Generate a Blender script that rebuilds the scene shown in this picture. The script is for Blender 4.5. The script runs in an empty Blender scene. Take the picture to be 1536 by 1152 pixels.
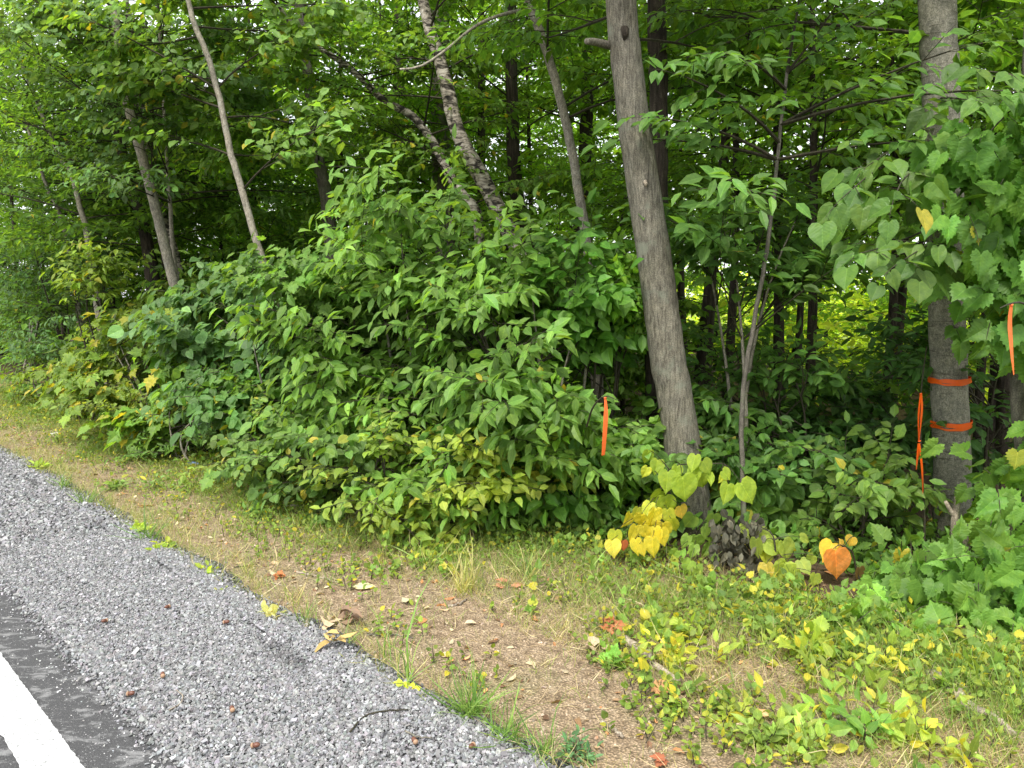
import bpy, math, random
import numpy as np
from mathutils import Vector, noise as mnoise

C = bpy.context.scene.collection
R = math.radians
FPX, PITCH, HC = 1130.0, R(6.6), 1.6
sp, cp = math.sin(PITCH), math.cos(PITCH)
YAW = R(45.5)
U = np.array([-math.sin(YAW), math.cos(YAW), 0.0])      # along the road
N = np.array([math.cos(YAW), math.sin(YAW), 0.0])       # from the road into the wood
UP = np.array([0, 0, 1.0])

def P(px, py, Y):
    k = (px-768)/FPX; zc = -(py-576)/FPX
    d = np.array([k, cp+zc*sp, -sp+zc*cp]); d *= Y/d[1]
    return d + np.array([0, 0, HC])
def G(px, py):
    k = (px-768)/FPX; zc = -(py-576)/FPX
    d = np.array([k, cp+zc*sp, -sp+zc*cp]); d *= HC/-d[2]
    p = d+np.array([0, 0, HC]); p[2] = height(*st(p)); return p
def st(p): return float(np.dot(p, U)), float(np.dot(p, N))
def XY(s, t): return s*U+t*N
def at_t(px, t):
    k = (px-768)/FPX
    Y = t/(N[1]+N[0]*k); p = np.array([k*Y, Y, 0.0]); p[2] = height(*st(p)); return p
def height(s, t):
    e = min(max((t-1.5)/0.6, 0), 1)
    w = min(max((t-3.2)/2.0, 0), 1)
    return (mnoise.noise(Vector((s*1.3, t*1.3, 0)))*0.018 + mnoise.noise(Vector((s*5, t*5, 3)))*0.007)*e + \
        w*mnoise.noise(Vector((s*.35, t*.35, 7)))*0.10 + e*0.012
def unit(v):
    v = np.asarray(v, float); return v/np.maximum(np.linalg.norm(v, axis=-1, keepdims=True), 1e-9)

# ------------------------------------------------------------------ materials
def mat(name):
    m = bpy.data.materials.new(name); m.use_nodes = True
    nt = m.node_tree; nt.nodes.clear()
    out = nt.nodes.new('ShaderNodeOutputMaterial')
    return m, nt, out
def nd(nt, typ, **kw):
    n = nt.nodes.new(typ)
    for k, v in kw.items():
        if k in n.bl_rna.properties.keys(): setattr(n, k, v)
        else: n.inputs[k].default_value = v
    return n
def ramp(nt, fac, stops):
    r = nt.nodes.new('ShaderNodeValToRGB'); el = r.color_ramp.elements
    while len(el) < len(stops): el.new(0.5)
    for e, (p, c) in zip(el, stops):
        e.position = p; e.color = (*c, 1) if len(c) == 3 else c
    nt.links.new(fac, r.inputs[0]); return r.outputs[0]
def coords(nt, scale=(1, 1, 1), which='Object'):
    tc = nt.nodes.new('ShaderNodeTexCoord'); mp = nt.nodes.new('ShaderNodeMapping')
    mp.inputs['Scale'].default_value = scale
    nt.links.new(tc.outputs[which], mp.inputs[0]); return mp.outputs[0]
def noise(nt, vec, scale, detail=4, rough=.6, dist=0):
    n = nt.nodes.new('ShaderNodeTexNoise'); nt.links.new(vec, n.inputs['Vector'])
    n.inputs['Scale'].default_value = scale; n.inputs['Detail'].default_value = detail
    n.inputs['Roughness'].default_value = rough; n.inputs['Distortion'].default_value = dist
    return n.outputs['Fac']
def mix(nt, f, a, b, bt='MIX'):
    m = nt.nodes.new('ShaderNodeMix'); m.data_type = 'RGBA'; m.blend_type = bt
    for i, v in ((0, f), (6, a), (7, b)):
        if hasattr(v, 'is_output'): nt.links.new(v, m.inputs[i])
        elif i == 0: m.inputs[0].default_value = v
        else: m.inputs[i].default_value = (*v, 1)
    return m.outputs[2]
def math_(nt, op, a, b=0.0, c=None):
    m = nt.nodes.new('ShaderNodeMath'); m.operation = op
    for i, v in enumerate((a, b) if c is None else (a, b, c)):
        if hasattr(v, 'is_output'): nt.links.new(v, m.inputs[i])
        else: m.inputs[i].default_value = v
    return m.outputs[0]
def bump(nt, h, strength=.5, dist=.01):
    b = nt.nodes.new('ShaderNodeBump'); b.inputs['Strength'].default_value = strength
    b.inputs['Distance'].default_value = dist; nt.links.new(h, b.inputs['Height']); return b.outputs[0]
def finish(nt, out, col, rough=.8, spec=.3, nrm=None):
    p = nt.nodes.new('ShaderNodeBsdfPrincipled')
    if hasattr(col, 'is_output'): nt.links.new(col, p.inputs['Base Color'])
    else: p.inputs['Base Color'].default_value = (*col, 1)
    p.inputs['Roughness'].default_value = rough
    p.inputs['Specular IOR Level'].default_value = spec
    if nrm is not None: nt.links.new(nrm, p.inputs['Normal'])
    nt.links.new(p.outputs[0], out.inputs[0]); return p

def leaf_material(name, transl=.42, rough=.5, spec=.28, veins=True, objvar=.12):
    m, nt, out = mat(name)
    a = nt.nodes.new('ShaderNodeAttribute'); a.attribute_name = 'leafcol'
    col = a.outputs['Color']
    if objvar:
        oi = nt.nodes.new('ShaderNodeObjectInfo')
        hs = nt.nodes.new('ShaderNodeHueSaturation')
        nt.links.new(col, hs.inputs['Color'])
        mr = nt.nodes.new('ShaderNodeMapRange'); nt.links.new(oi.outputs['Random'], mr.inputs[0])
        mr.inputs[3].default_value = 1-objvar; mr.inputs[4].default_value = 1+objvar*1.3
        nt.links.new(mr.outputs[0], hs.inputs['Value']); col = hs.outputs[0]
    if veins:
        v3 = coords(nt); nm = noise(nt, v3, 34, 4, .65); nf = noise(nt, v3, 90, 3, .6)
        col = mix(nt, .55, col, ramp(nt, nm, [(.32, (.62, .70, .75)), (.5, (1, 1, 1)), (.70, (1.45, 1.25, 1.0))]), 'MULTIPLY')
        col = mix(nt, ramp(nt, nf, [(.70, (0, 0, 0)), (.76, (.55, .55, .55))]), col, (.16, .10, .03))
    nrm = None
    if veins:
        uv = nt.nodes.new('ShaderNodeUVMap'); uv.uv_map = 'leafuv'
        sx = nt.nodes.new('ShaderNodeSeparateXYZ'); nt.links.new(uv.outputs[0], sx.inputs[0])
        ax = math_(nt, 'ABSOLUTE', sx.outputs[0])
        mid = math_(nt, 'LESS_THAN', ax, .018)
        ph = math_(nt, 'SUBTRACT', math_(nt, 'MULTIPLY', sx.outputs[1], 46), math_(nt, 'MULTIPLY', ax, 38))
        sn = math_(nt, 'SINE', ph)
        side = math_(nt, 'GREATER_THAN', sn, .86)
        v = math_(nt, 'MAXIMUM', mid, math_(nt, 'MULTIPLY', side, .30))
        lighter = mix(nt, 1.0, col, (1.5, 1.45, 1.5), 'MULTIPLY')
        col = mix(nt, math_(nt, 'MULTIPLY', v, .6), col, lighter)
        nrm = bump(nt, sn, .12, .002)
    p = nt.nodes.new('ShaderNodeBsdfPrincipled')
    nt.links.new(col, p.inputs['Base Color']); p.inputs['Roughness'].default_value = rough
    p.inputs['Specular IOR Level'].default_value = spec
    if nrm is not None: nt.links.new(nrm, p.inputs['Normal'])
    tr = nt.nodes.new('ShaderNodeBsdfTranslucent')
    tcol = mix(nt, 1.0, col, (2.1, 1.9, .7), 'MULTIPLY'); nt.links.new(tcol, tr.inputs[0])
    mx = nt.nodes.new('ShaderNodeMixShader'); mx.inputs[0].default_value = transl
    nt.links.new(p.outputs[0], mx.inputs[1]); nt.links.new(tr.outputs[0], mx.inputs[2])
    nt.links.new(mx.outputs[0], out.inputs[0]); return m

M_LEAF = leaf_material('leaf')
M_LEAFFAR = leaf_material('leaf_far', veins=False, transl=.55, rough=.5, objvar=.15)
M_GRASS = leaf_material('grass', veins=False, transl=.3, rough=.5, spec=.35, objvar=0)
M_DRY = leaf_material('dry_leaf', veins=True, transl=.12, rough=.7, spec=.2, objvar=0)

def attr_mat(name, attr, rough=.8, spec=.3, bscale=200, bs=.4):
    m, nt, out = mat(name)
    a = nt.nodes.new('ShaderNodeAttribute'); a.attribute_name = attr
    v = coords(nt); n = noise(nt, v, bscale, 3)
    c = mix(nt, .5, a.outputs['Color'], mix(nt, n, (.45, .45, .45), (1.5, 1.5, 1.5)), 'MULTIPLY')
    finish(nt, out, c, rough, spec, bump(nt, n, bs, .002)); return m
M_STONE = attr_mat('stone', 'leafcol', .75, .35)

def bark(name, c1, c2, c3, zs, fs, bstr, bd=.006, lichen=None, rings=0):
    m, nt, out = mat(name)
    v = coords(nt, (1, 1, zs)); n1 = noise(nt, v, fs, 6, .65, .4)
    v2 = coords(nt); n2 = noise(nt, v2, 9, 4); n3 = noise(nt, v2, 160, 3)
    col = ramp(nt, n1, [(.3, c1), (.52, c2), (.75, c3)])
    col = mix(nt, .55, col, ramp(nt, n2, [(.3, (.6, .6, .62)), (.7, (1.35, 1.3, 1.2))]), 'MULTIPLY')
    col = mix(nt, .6, col, ramp(nt, n3, [(.38, (.4, .4, .4)), (.65, (1.5, 1.5, 1.5))]), 'MULTIPLY')
    h = n1
    if rings:
        v3 = coords(nt, (.35, .35, 6)); n4 = noise(nt, v3, rings, 3, .5, .8)
        rr = ramp(nt, n4, [(.60, (1, 1, 1)), (.66, (.38, .35, .32)), (.72, (.9, .9, .9))])
        col = mix(nt, .9, col, rr, 'MULTIPLY')
        h = math_(nt, 'ADD', n1, math_(nt, 'MULTIPLY', n4, .8))
    if lichen:
        n5 = noise(nt, v2, 5, 5, .7); col = mix(nt, ramp(nt, n5, [(.56, (0, 0, 0)), (.66, (.8, .8, .8))]), col, lichen)
    finish(nt, out, col, .85, .25, bump(nt, h, bstr, bd)); return m
B_MAIN = bark('bark_main', (.050, .046, .036), (.160, .150, .120), (.28, .265, .22), .13, 75, 1.0, .012, (.17, .18, .14))
B_TAPE = bark('bark_tape', (.10, .098, .080), (.190, .184, .150), (.29, .28, .235), .8, 45, .5, .006, None, 9)
B_DARK = bark('bark_dark', (.014, .011, .008), (.045, .036, .027), (.10, .085, .065), .15, 42, 1.0, .02)
B_GREY = bark('bark_grey', (.06, .055, .045), (.13, .12, .10), (.22, .205, .17), .3, 40, .5, .008, (.13, .16, .09))
B_PALE = bark('bark_pale', (.11, .10, .078), (.26, .24, .195), (.42, .40, .34), .5, 60, .5, .004, (.30, .30, .26))
B_TWIG = bark('bark_twig', (.020, .020, .012), (.042, .038, .024), (.075, .066, .042), .5, 60, .3, .003)
def birch():
    m, nt, out = mat('bark_birch')
    v = coords(nt, (1, 1, 2.6)); n1 = noise(nt, v, 7, 6, .7, .8)
    v2 = coords(nt, (.4, .4, 5)); n2 = noise(nt, v2, 13, 4)
    col = ramp(nt, n1, [(.0, (.012, .011, .010)), (.44, (.03, .025, .02)), (.52, (.32, .28, .23)), (.7, (.60, .57, .51))])
    col = mix(nt, .75, col, ramp(nt, n2, [(.36, (.12, .1, .09)), (.44, (1, 1, 1))]), 'MULTIPLY')
    finish(nt, out, col, .7, .3, bump(nt, n1, .7, .01)); return m
B_BIRCH = birch()
B_DEAD = bark('dead_wood', (.12, .10, .075), (.27, .23, .18), (.46, .42, .35), .3, 70, .6, .005)

def ground_material():
    m, nt, out = mat('soil'); v = coords(nt)
    n1 = noise(nt, v, 1.6, 5); n2 = noise(nt, v, 22, 5); n3 = noise(nt, v, 130, 4, .7)
    col = ramp(nt, n2, [(.25, (.15, .110, .070)), (.5, (.27, .205, .135)), (.72, (.39, .31, .215))])
    col = mix(nt, ramp(nt, n1, [(.50, (0, 0, 0)), (.66, (.8, .8, .8))]), col, mix(nt, n3, (.15, .14, .075), (.30, .29, .16)))
    vo = nt.nodes.new('ShaderNodeTexVoronoi'); nt.links.new(v, vo.inputs['Vector']); vo.inputs['Scale'].default_value = 95
    peb = ramp(nt, vo.outputs['Distance'], [(.25, (1.5, 1.45, 1.4)), (.6, (.62, .6, .58))])
    col = mix(nt, .75, col, peb, 'MULTIPLY')
    col = mix(nt, .6, col, ramp(nt, n3, [(.3, (.45, .45, .45)), (.7, (1.5, 1.5, 1.5))]), 'MULTIPLY')
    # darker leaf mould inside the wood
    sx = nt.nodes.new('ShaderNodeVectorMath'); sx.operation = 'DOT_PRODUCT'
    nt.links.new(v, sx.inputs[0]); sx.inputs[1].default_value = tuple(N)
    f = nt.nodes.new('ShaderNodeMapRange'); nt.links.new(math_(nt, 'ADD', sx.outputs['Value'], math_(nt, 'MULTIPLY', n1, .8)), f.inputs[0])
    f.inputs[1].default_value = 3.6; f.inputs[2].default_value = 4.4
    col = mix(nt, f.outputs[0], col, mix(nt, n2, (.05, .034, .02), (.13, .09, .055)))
    h = math_(nt, 'ADD', math_(nt, 'MULTIPLY', n3, .5), math_(nt, 'SUBTRACT', n2, vo.outputs['Distance']))
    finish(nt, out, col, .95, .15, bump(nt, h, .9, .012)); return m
def asphalt_material():
    m, nt, out = mat('asphalt'); v = coords(nt)
    n1 = noise(nt, v, 9, 5, .7, .6); n3 = noise(nt, v, 260, 4, .8)
    vo = nt.nodes.new('ShaderNodeTexVoronoi'); nt.links.new(v, vo.inputs['Vector']); vo.inputs['Scale'].default_value = 170
    col = ramp(nt, n3, [(.35, (.020, .020, .021)), (.58, (.075, .075, .077)), (.72, (.19, .19, .19))])
    bx = nt.nodes.new('ShaderNodeSeparateColor'); nt.links.new(vo.outputs['Color'], bx.inputs[0])
    chip = math_(nt, 'MULTIPLY', math_(nt, 'GREATER_THAN', bx.outputs[0], .88), math_(nt, 'LESS_THAN', vo.outputs['Distance'], .32))
    col = mix(nt, math_(nt, 'MULTIPLY', chip, .7), col, (.36, .36, .36))
    vs = coords(nt, (9, 9, 1)); 
    mpn = vs.node; mpn.inputs['Rotation'].default_value = (0, 0, R(12)); mpn.inputs['Scale'].default_value = (9, 18, 1)
    n5 = noise(nt, vs, 1.0, 5, .7, .3)
    sc = ramp(nt, n5, [(.52, (0, 0, 0)), (.62, (1, 1, 1))])
    col = mix(nt, math_(nt, 'MULTIPLY', math_(nt, 'MULTIPLY', sc, n3), .95), col, (.30, .30, .30))
    finish(nt, out, col, .85, .3, bump(nt, n3, .8, .004)); return m
def paint_material():
    m, nt, out = mat('road_paint'); v = coords(nt); n3 = noise(nt, v, 75, 5, .85)
    col = ramp(nt, n3, [(.36, (.12, .12, .12)), (.45, (.34, .345, .345)), (.62, (.56, .57, .565))])
    finish(nt, out, col, .6, .4, bump(nt, n3, .6, .003)); return m
def shoulder_material():
    m, nt, out = mat('gravel_bed'); v = coords(nt); n3 = noise(nt, v, 150, 4, .7)
    vo = nt.nodes.new('ShaderNodeTexVoronoi'); nt.links.new(v, vo.inputs['Vector']); vo.inputs['Scale'].default_value = 62
    hs = nt.nodes.new('ShaderNodeHueSaturation'); hs.inputs['Saturation'].default_value = .08
    nt.links.new(vo.outputs['Color'], hs.inputs['Color'])
    col = mix(nt, .6, mix(nt, n3, (.12, .12, .125), (.30, .30, .31)), hs.outputs[0], 'MULTIPLY')
    col = mix(nt, ramp(nt, vo.outputs['Distance'], [(.3, (0, 0, 0)), (.7, (1, 1, 1))]), col, (.03, .03, .03))
    h = math_(nt, 'SUBTRACT', n3, vo.outputs['Distance'])
    finish(nt, out, col, .9, .2, bump(nt, h, 1, .012)); return m
def field_material():
    m, nt, out = mat('meadow'); v = coords(nt); n1 = noise(nt, v, .6, 5); n2 = noise(nt, v, 8, 4)
    col = mix(nt, .6, ramp(nt, n1, [(.3, (.13, .20, .04)), (.7, (.30, .32, .09))]), mix(nt, n2, (.6, .6, .6), (1.4, 1.4, 1.4)), 'MULTIPLY')
    finish(nt, out, col, .9, .2, bump(nt, n2, .5, .05)); return m
def tape_material(name, c):
    m, nt, out = mat(name); v = coords(nt, (1, 1, .25)); n = noise(nt, v, 120, 3)
    col = mix(nt, n, tuple(x*.8 for x in c), c)
    p = nt.nodes.new('ShaderNodeBsdfPrincipled'); nt.links.new(col, p.inputs['Base Color'])
    p.inputs['Roughness'].default_value = .38; nt.links.new(bump(nt, n, .4, .003), p.inputs['Normal'])
    tr = nt.nodes.new('ShaderNodeBsdfTranslucent'); nt.links.new(col, tr.inputs[0])
    mx = nt.nodes.new('ShaderNodeMixShader'); mx.inputs[0].default_value = .35
    nt.links.new(p.outputs[0], mx.inputs[1]); nt.links.new(tr.outputs[0], mx.inputs[2]); nt.links.new(mx.outputs[0], out.inputs[0]); return m
def plain(name, c, rough=.6, spec=.3):
    m, nt, out = mat(name); v = coords(nt); n = noise(nt, v, 60, 3)
    finish(nt, out, mix(nt, n, tuple(x*.7 for x in c), tuple(min(1, x*1.25) for x in c)), rough, spec, bump(nt, n, .3, .002)); return m

# ------------------------------------------------------------------ mesh building
class Geo:
    """collects polygon chunks, then links them as one mesh object"""
    def __init__(s): s.ch = []; s.off = 0
    def add(s, v, f, mi=0, col=None, uv=None):
        v = np.asarray(v, float).reshape(-1, 3); f = np.asarray(f, int)
        if len(v) == 0: return
        col = np.ones((len(v), 3)) if col is None else np.broadcast_to(col, (len(v), 3))
        uv = np.zeros((len(v), 2)) if uv is None else uv
        s.ch.append((v, f+s.off, mi, col, uv)); s.off += len(v)
    def build(s, name, mats, parent=None, smooth=False, origin=None):
        V = np.concatenate([c[0] for c in s.ch]); col = np.concatenate([c[3] for c in s.ch]); uv = np.concatenate([c[4] for c in s.ch])
        o0 = np.zeros(3)
        if origin is not None: o0 = np.asarray(origin, float); V = V-o0
        lv = np.concatenate([c[1].ravel() for c in s.ch])
        tot = np.concatenate([np.full(len(c[1]), c[1].shape[1]) for c in s.ch])
        mi = np.concatenate([np.full(len(c[1]), c[2]) for c in s.ch])
        me = bpy.data.meshes.new(name)
        me.vertices.add(len(V)); me.vertices.foreach_set('co', V.astype(np.float32).ravel())
        me.loops.add(len(lv)); me.loops.foreach_set('vertex_index', lv.astype(np.int32))
        me.polygons.add(len(tot)); st_ = np.concatenate([[0], np.cumsum(tot)[:-1]])
        me.polygons.foreach_set('loop_start', st_.astype(np.int32))
        me.polygons.foreach_set('material_index', mi.astype(np.int32))
        me.polygons.foreach_set('use_smooth', np.full(len(tot), bool(smooth)))
        a = me.attributes.new('leafcol', 'FLOAT_COLOR', 'POINT')
        a.data.foreach_set('color', np.concatenate([col, np.ones((len(V), 1))], 1).astype(np.float32).ravel())
        u = me.uv_layers.new(name='leafuv'); u.data.foreach_set('uv', uv[lv].astype(np.float32).ravel())
        me.update(calc_edges=True)
        for m in (mats if isinstance(mats, (list, tuple)) else [mats]): me.materials.append(m)
        o = bpy.data.objects.new(name, me); C.objects.link(o)
        if parent is not None:
            o.parent = parent
            if origin is None and parent.type == 'EMPTY': o.location = -np.array(parent.location)
        elif origin is not None: o.location = o0
        return o

def resample(pts, rad, n):
    pts = np.asarray(pts, float); rad = np.asarray(rad, float)
    if len(pts) == 2: 
        t = np.linspace(0, 1, n)[:, None]; return pts[0]*(1-t)+pts[1]*t, np.interp(t[:, 0], [0, 1], rad)
    d = np.concatenate([[0], np.cumsum(np.linalg.norm(np.diff(pts, axis=0), axis=1))]); d /= d[-1]
    q = np.linspace(0, 1, n); ext = np.vstack([2*pts[0]-pts[1], pts, 2*pts[-1]-pts[-2]])
    out = []
    for x in q:
        i = min(np.searchsorted(d, x, side='right')-1, len(pts)-2); i = max(i, 0)
        u = (x-d[i])/(d[i+1]-d[i]); p0, p1, p2, p3 = ext[i:i+4]
        out.append(.5*((2*p1)+(-p0+p2)*u+(2*p0-5*p1+4*p2-p3)*u*u+(-p0+3*p1-3*p2+p3)*u**3))
    return np.array(out), np.interp(q, d, rad)

def tube(g, pts, rad, sides=8, mi=0, wob=0, rng=None, cap=True, col=None):
    pts = np.asarray(pts, float); n = len(pts)
    rad = np.broadcast_to(np.asarray(rad, float), (n,))
    tan = unit(np.gradient(pts, axis=0))
    ref = np.array([0.31, 0.95, 0.05]) if abs(tan[:, 1]).mean() < .8 else np.array([1., 0, 0])
    a = unit(np.cross(tan, ref)); b = np.cross(tan, a)
    th = np.linspace(0, 2*np.pi, sides, endpoint=False)
    rr = rad[:, None]*np.ones(sides)[None]
    if wob:
        ph = rng.uniform(0, 6, 4); z = np.arange(n)[:, None]*.35
        rr = rr*(1+wob*(np.sin(2*th[None]+z*.5+ph[0])+.6*np.sin(3*th[None]-z*.8+ph[1])+.4*np.sin(5*th[None]+z*1.3+ph[2])+rng.normal(0, .25, rr.shape)))
    v = pts[:, None]+rr[..., None]*(np.cos(th)[None, :, None]*a[:, None]+np.sin(th)[None, :, None]*b[:, None])
    i = np.arange(n-1)[:, None]*sides; j = np.arange(sides)[None]; k = (j+1) % sides
    f = np.stack([i+j, i+k, i+k+sides, i+j+sides], -1).reshape(-1, 4)
    off = g.off; g.add(v.reshape(-1, 3), f, mi, col)
    if cap:
        c = g.off; g.add([pts[0], pts[-1]], np.zeros((0, 3), int), mi, col)
        jj = np.arange(sides); kk = (jj+1) % sides; L = (n-1)*sides
        f1 = np.stack([jj+off, np.full(sides, c), kk+off], 1); f2 = np.stack([jj+off+L, kk+off+L, np.full(sides, c+1)], 1)
        g.ch.append((np.zeros((0, 3)), np.vstack([f1, f2]), mi, np.zeros((0, 3)), np.zeros((0, 2))))

# leaf templates: x across, y along, z up;  (verts, faces)
def fan(out_, cup=.30, curl=-.24):
    """half outline -> both halves of a leaf folded along its midrib, each half two faces wide and rippled"""
    n = len(out_); V = []; F = []
    def z(x, y): return cup*abs(x)-.42*cup*x*x*2+curl*y*y+.022*math.sin(9*y+7*abs(x))
    y0, y1 = out_[0][1], out_[-1][1]; my = [max(y0, min(y1, y)) for x, y in out_]
    for k in range(1, n): my[k] = max(my[k], my[k-1]+.004)
    V += [(0, m, z(0, m)-.012) for m in my]
    for sg in (1, -1):
        a = len(V); V += [(sg*x*.55, m*.45+y*.55, z(x*.55, m*.45+y*.55)) for (x, y), m in zip(out_, my)]
        b = len(V); V += [(sg*x, y, z(x, y)) for x, y in out_]
        for k in range(n-1):
            for p, q in ((0, a), (a, b)):
                f = (p+k, q+k, q+k+1, p+k+1); F.append(f if sg > 0 else f[::-1])
    return np.array(V), np.array(F)
def ov(w, tip=1.0):
    v = np.array([(0, 0, 0), (-w*.85, .28, .05), (w*.85, .28, .05), (-w*.8, .62, .0), (w*.8, .62, .0), (0, tip, -.20), (0, .28, -.02), (0, .62, -.08)])
    return v, [np.array([(0, 2, 6), (0, 6, 1), (7, 4, 5), (7, 5, 3)]), np.array([(6, 2, 4, 7), (1, 6, 7, 3)])]
TPL = {
 'ovate': ov(.285), 'narrow': ov(.22), 'oval': ov(.34, .96),
 'low': (np.array([(0, 0, 0), (-.27, .42, .05), (.27, .42, .05), (0, 1, -.15)]), [np.array([(0, 2, 3), (0, 3, 1)])]),
 'heart': fan([(0, .06), (.14, -.05), (.34, -.03), (.47, .16), (.50, .38), (.43, .60), (.28, .78), (.12, .92), (0, 1.08)]),
 'round': fan([(0, .0), (.2, .02), (.38, .16), (.46, .40), (.42, .62), (.28, .82), (.10, .95), (0, 1.02)]),
 'grape': fan([(0, .12), (.10, -.02), (.28, -.10), (.34, .0), (.47, .02), (.46, .14), (.58, .22), (.50, .30), (.60, .42), (.46, .44), (.50, .58), (.37, .58), (.34, .66), (.36, .78), (.25, .76), (.22, .88), (.12, .88), (0, 1.1)], curl=-.27),
 'maple': fan([(0, .05), (.18, -.12), (.22, .0), (.50, .02), (.36, .18), (.62, .42), (.50, .44), (.54, .62), (.26, .48), (.30, .78), (.18, .74), (.14, .9), (0, 1.12)], curl=-.17),
 'blade': (np.array([(-.014, 0, 0), (.014, 0, 0), (-.013, .4, .0), (.013, .4, .0), (-.009, .75, -.12), (.009, .75, -.12), (0, 1, -.3)]),
           [np.array([(0, 1, 3, 2), (2, 3, 5, 4)]), np.array([(4, 5, 6)])]),
}
def leaves(g, kind, pos, d, nrm, size, col, mi=0, curl=None):
    v, fs = TPL[kind]; fs = fs if isinstance(fs, list) else [fs]
    n = len(pos)
    if n == 0: return
    d = unit(d); x = unit(np.cross(d, nrm)); z = np.cross(x, d)
    size = np.broadcast_to(size, (n,)); curl = np.ones(n) if curl is None else curl
    xs = .92+.20*np.sin(np.arange(n)*12.9898+pos[:, 0]*57)
    V = pos[:, None]+size[:, None, None]*(v[None, :, 0:1]*xs[:, None, None]*x[:, None]+v[None, :, 1:2]*d[:, None]+(v[None, :, 2:3]*curl[:, None, None])*z[:, None])
    k = len(v); base = np.arange(n)[:, None, None]*k
    col = np.repeat(np.broadcast_to(col, (n, 3)), k, 0); uv = np.tile(v[:, :2], (n, 1))
    off = g.off
    g.add(V.reshape(-1, 3), (fs[0][None]+base).reshape(-1, fs[0].shape[1]), mi, col, uv)
    for f in fs[1:]:
        g.ch.append((np.zeros((0, 3)), (f[None]+base).reshape(-1, f.shape[1])+off, mi, np.zeros((0, 3)), np.zeros((0, 2))))

GREEN = (.088, .178, .030)
def leafcols(rng, n, base, var=.2, pyel=0, ycol=(.42, .36, .04), grp=None):
    c = np.array(base)[None]*np.exp(rng.normal(0, var, (n, 1)))
    c = c*np.exp(rng.normal(0, .035, (n, 3))*np.array([1.6, .6, 1]))
    if grp is not None: c = c*grp
    if pyel:
        m = rng.random(n) < pyel; k = rng.uniform(.4, 1, (m.sum(), 1)); c[m] = c[m]*(1-k)+np.array(ycol)*k
    return c

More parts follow.
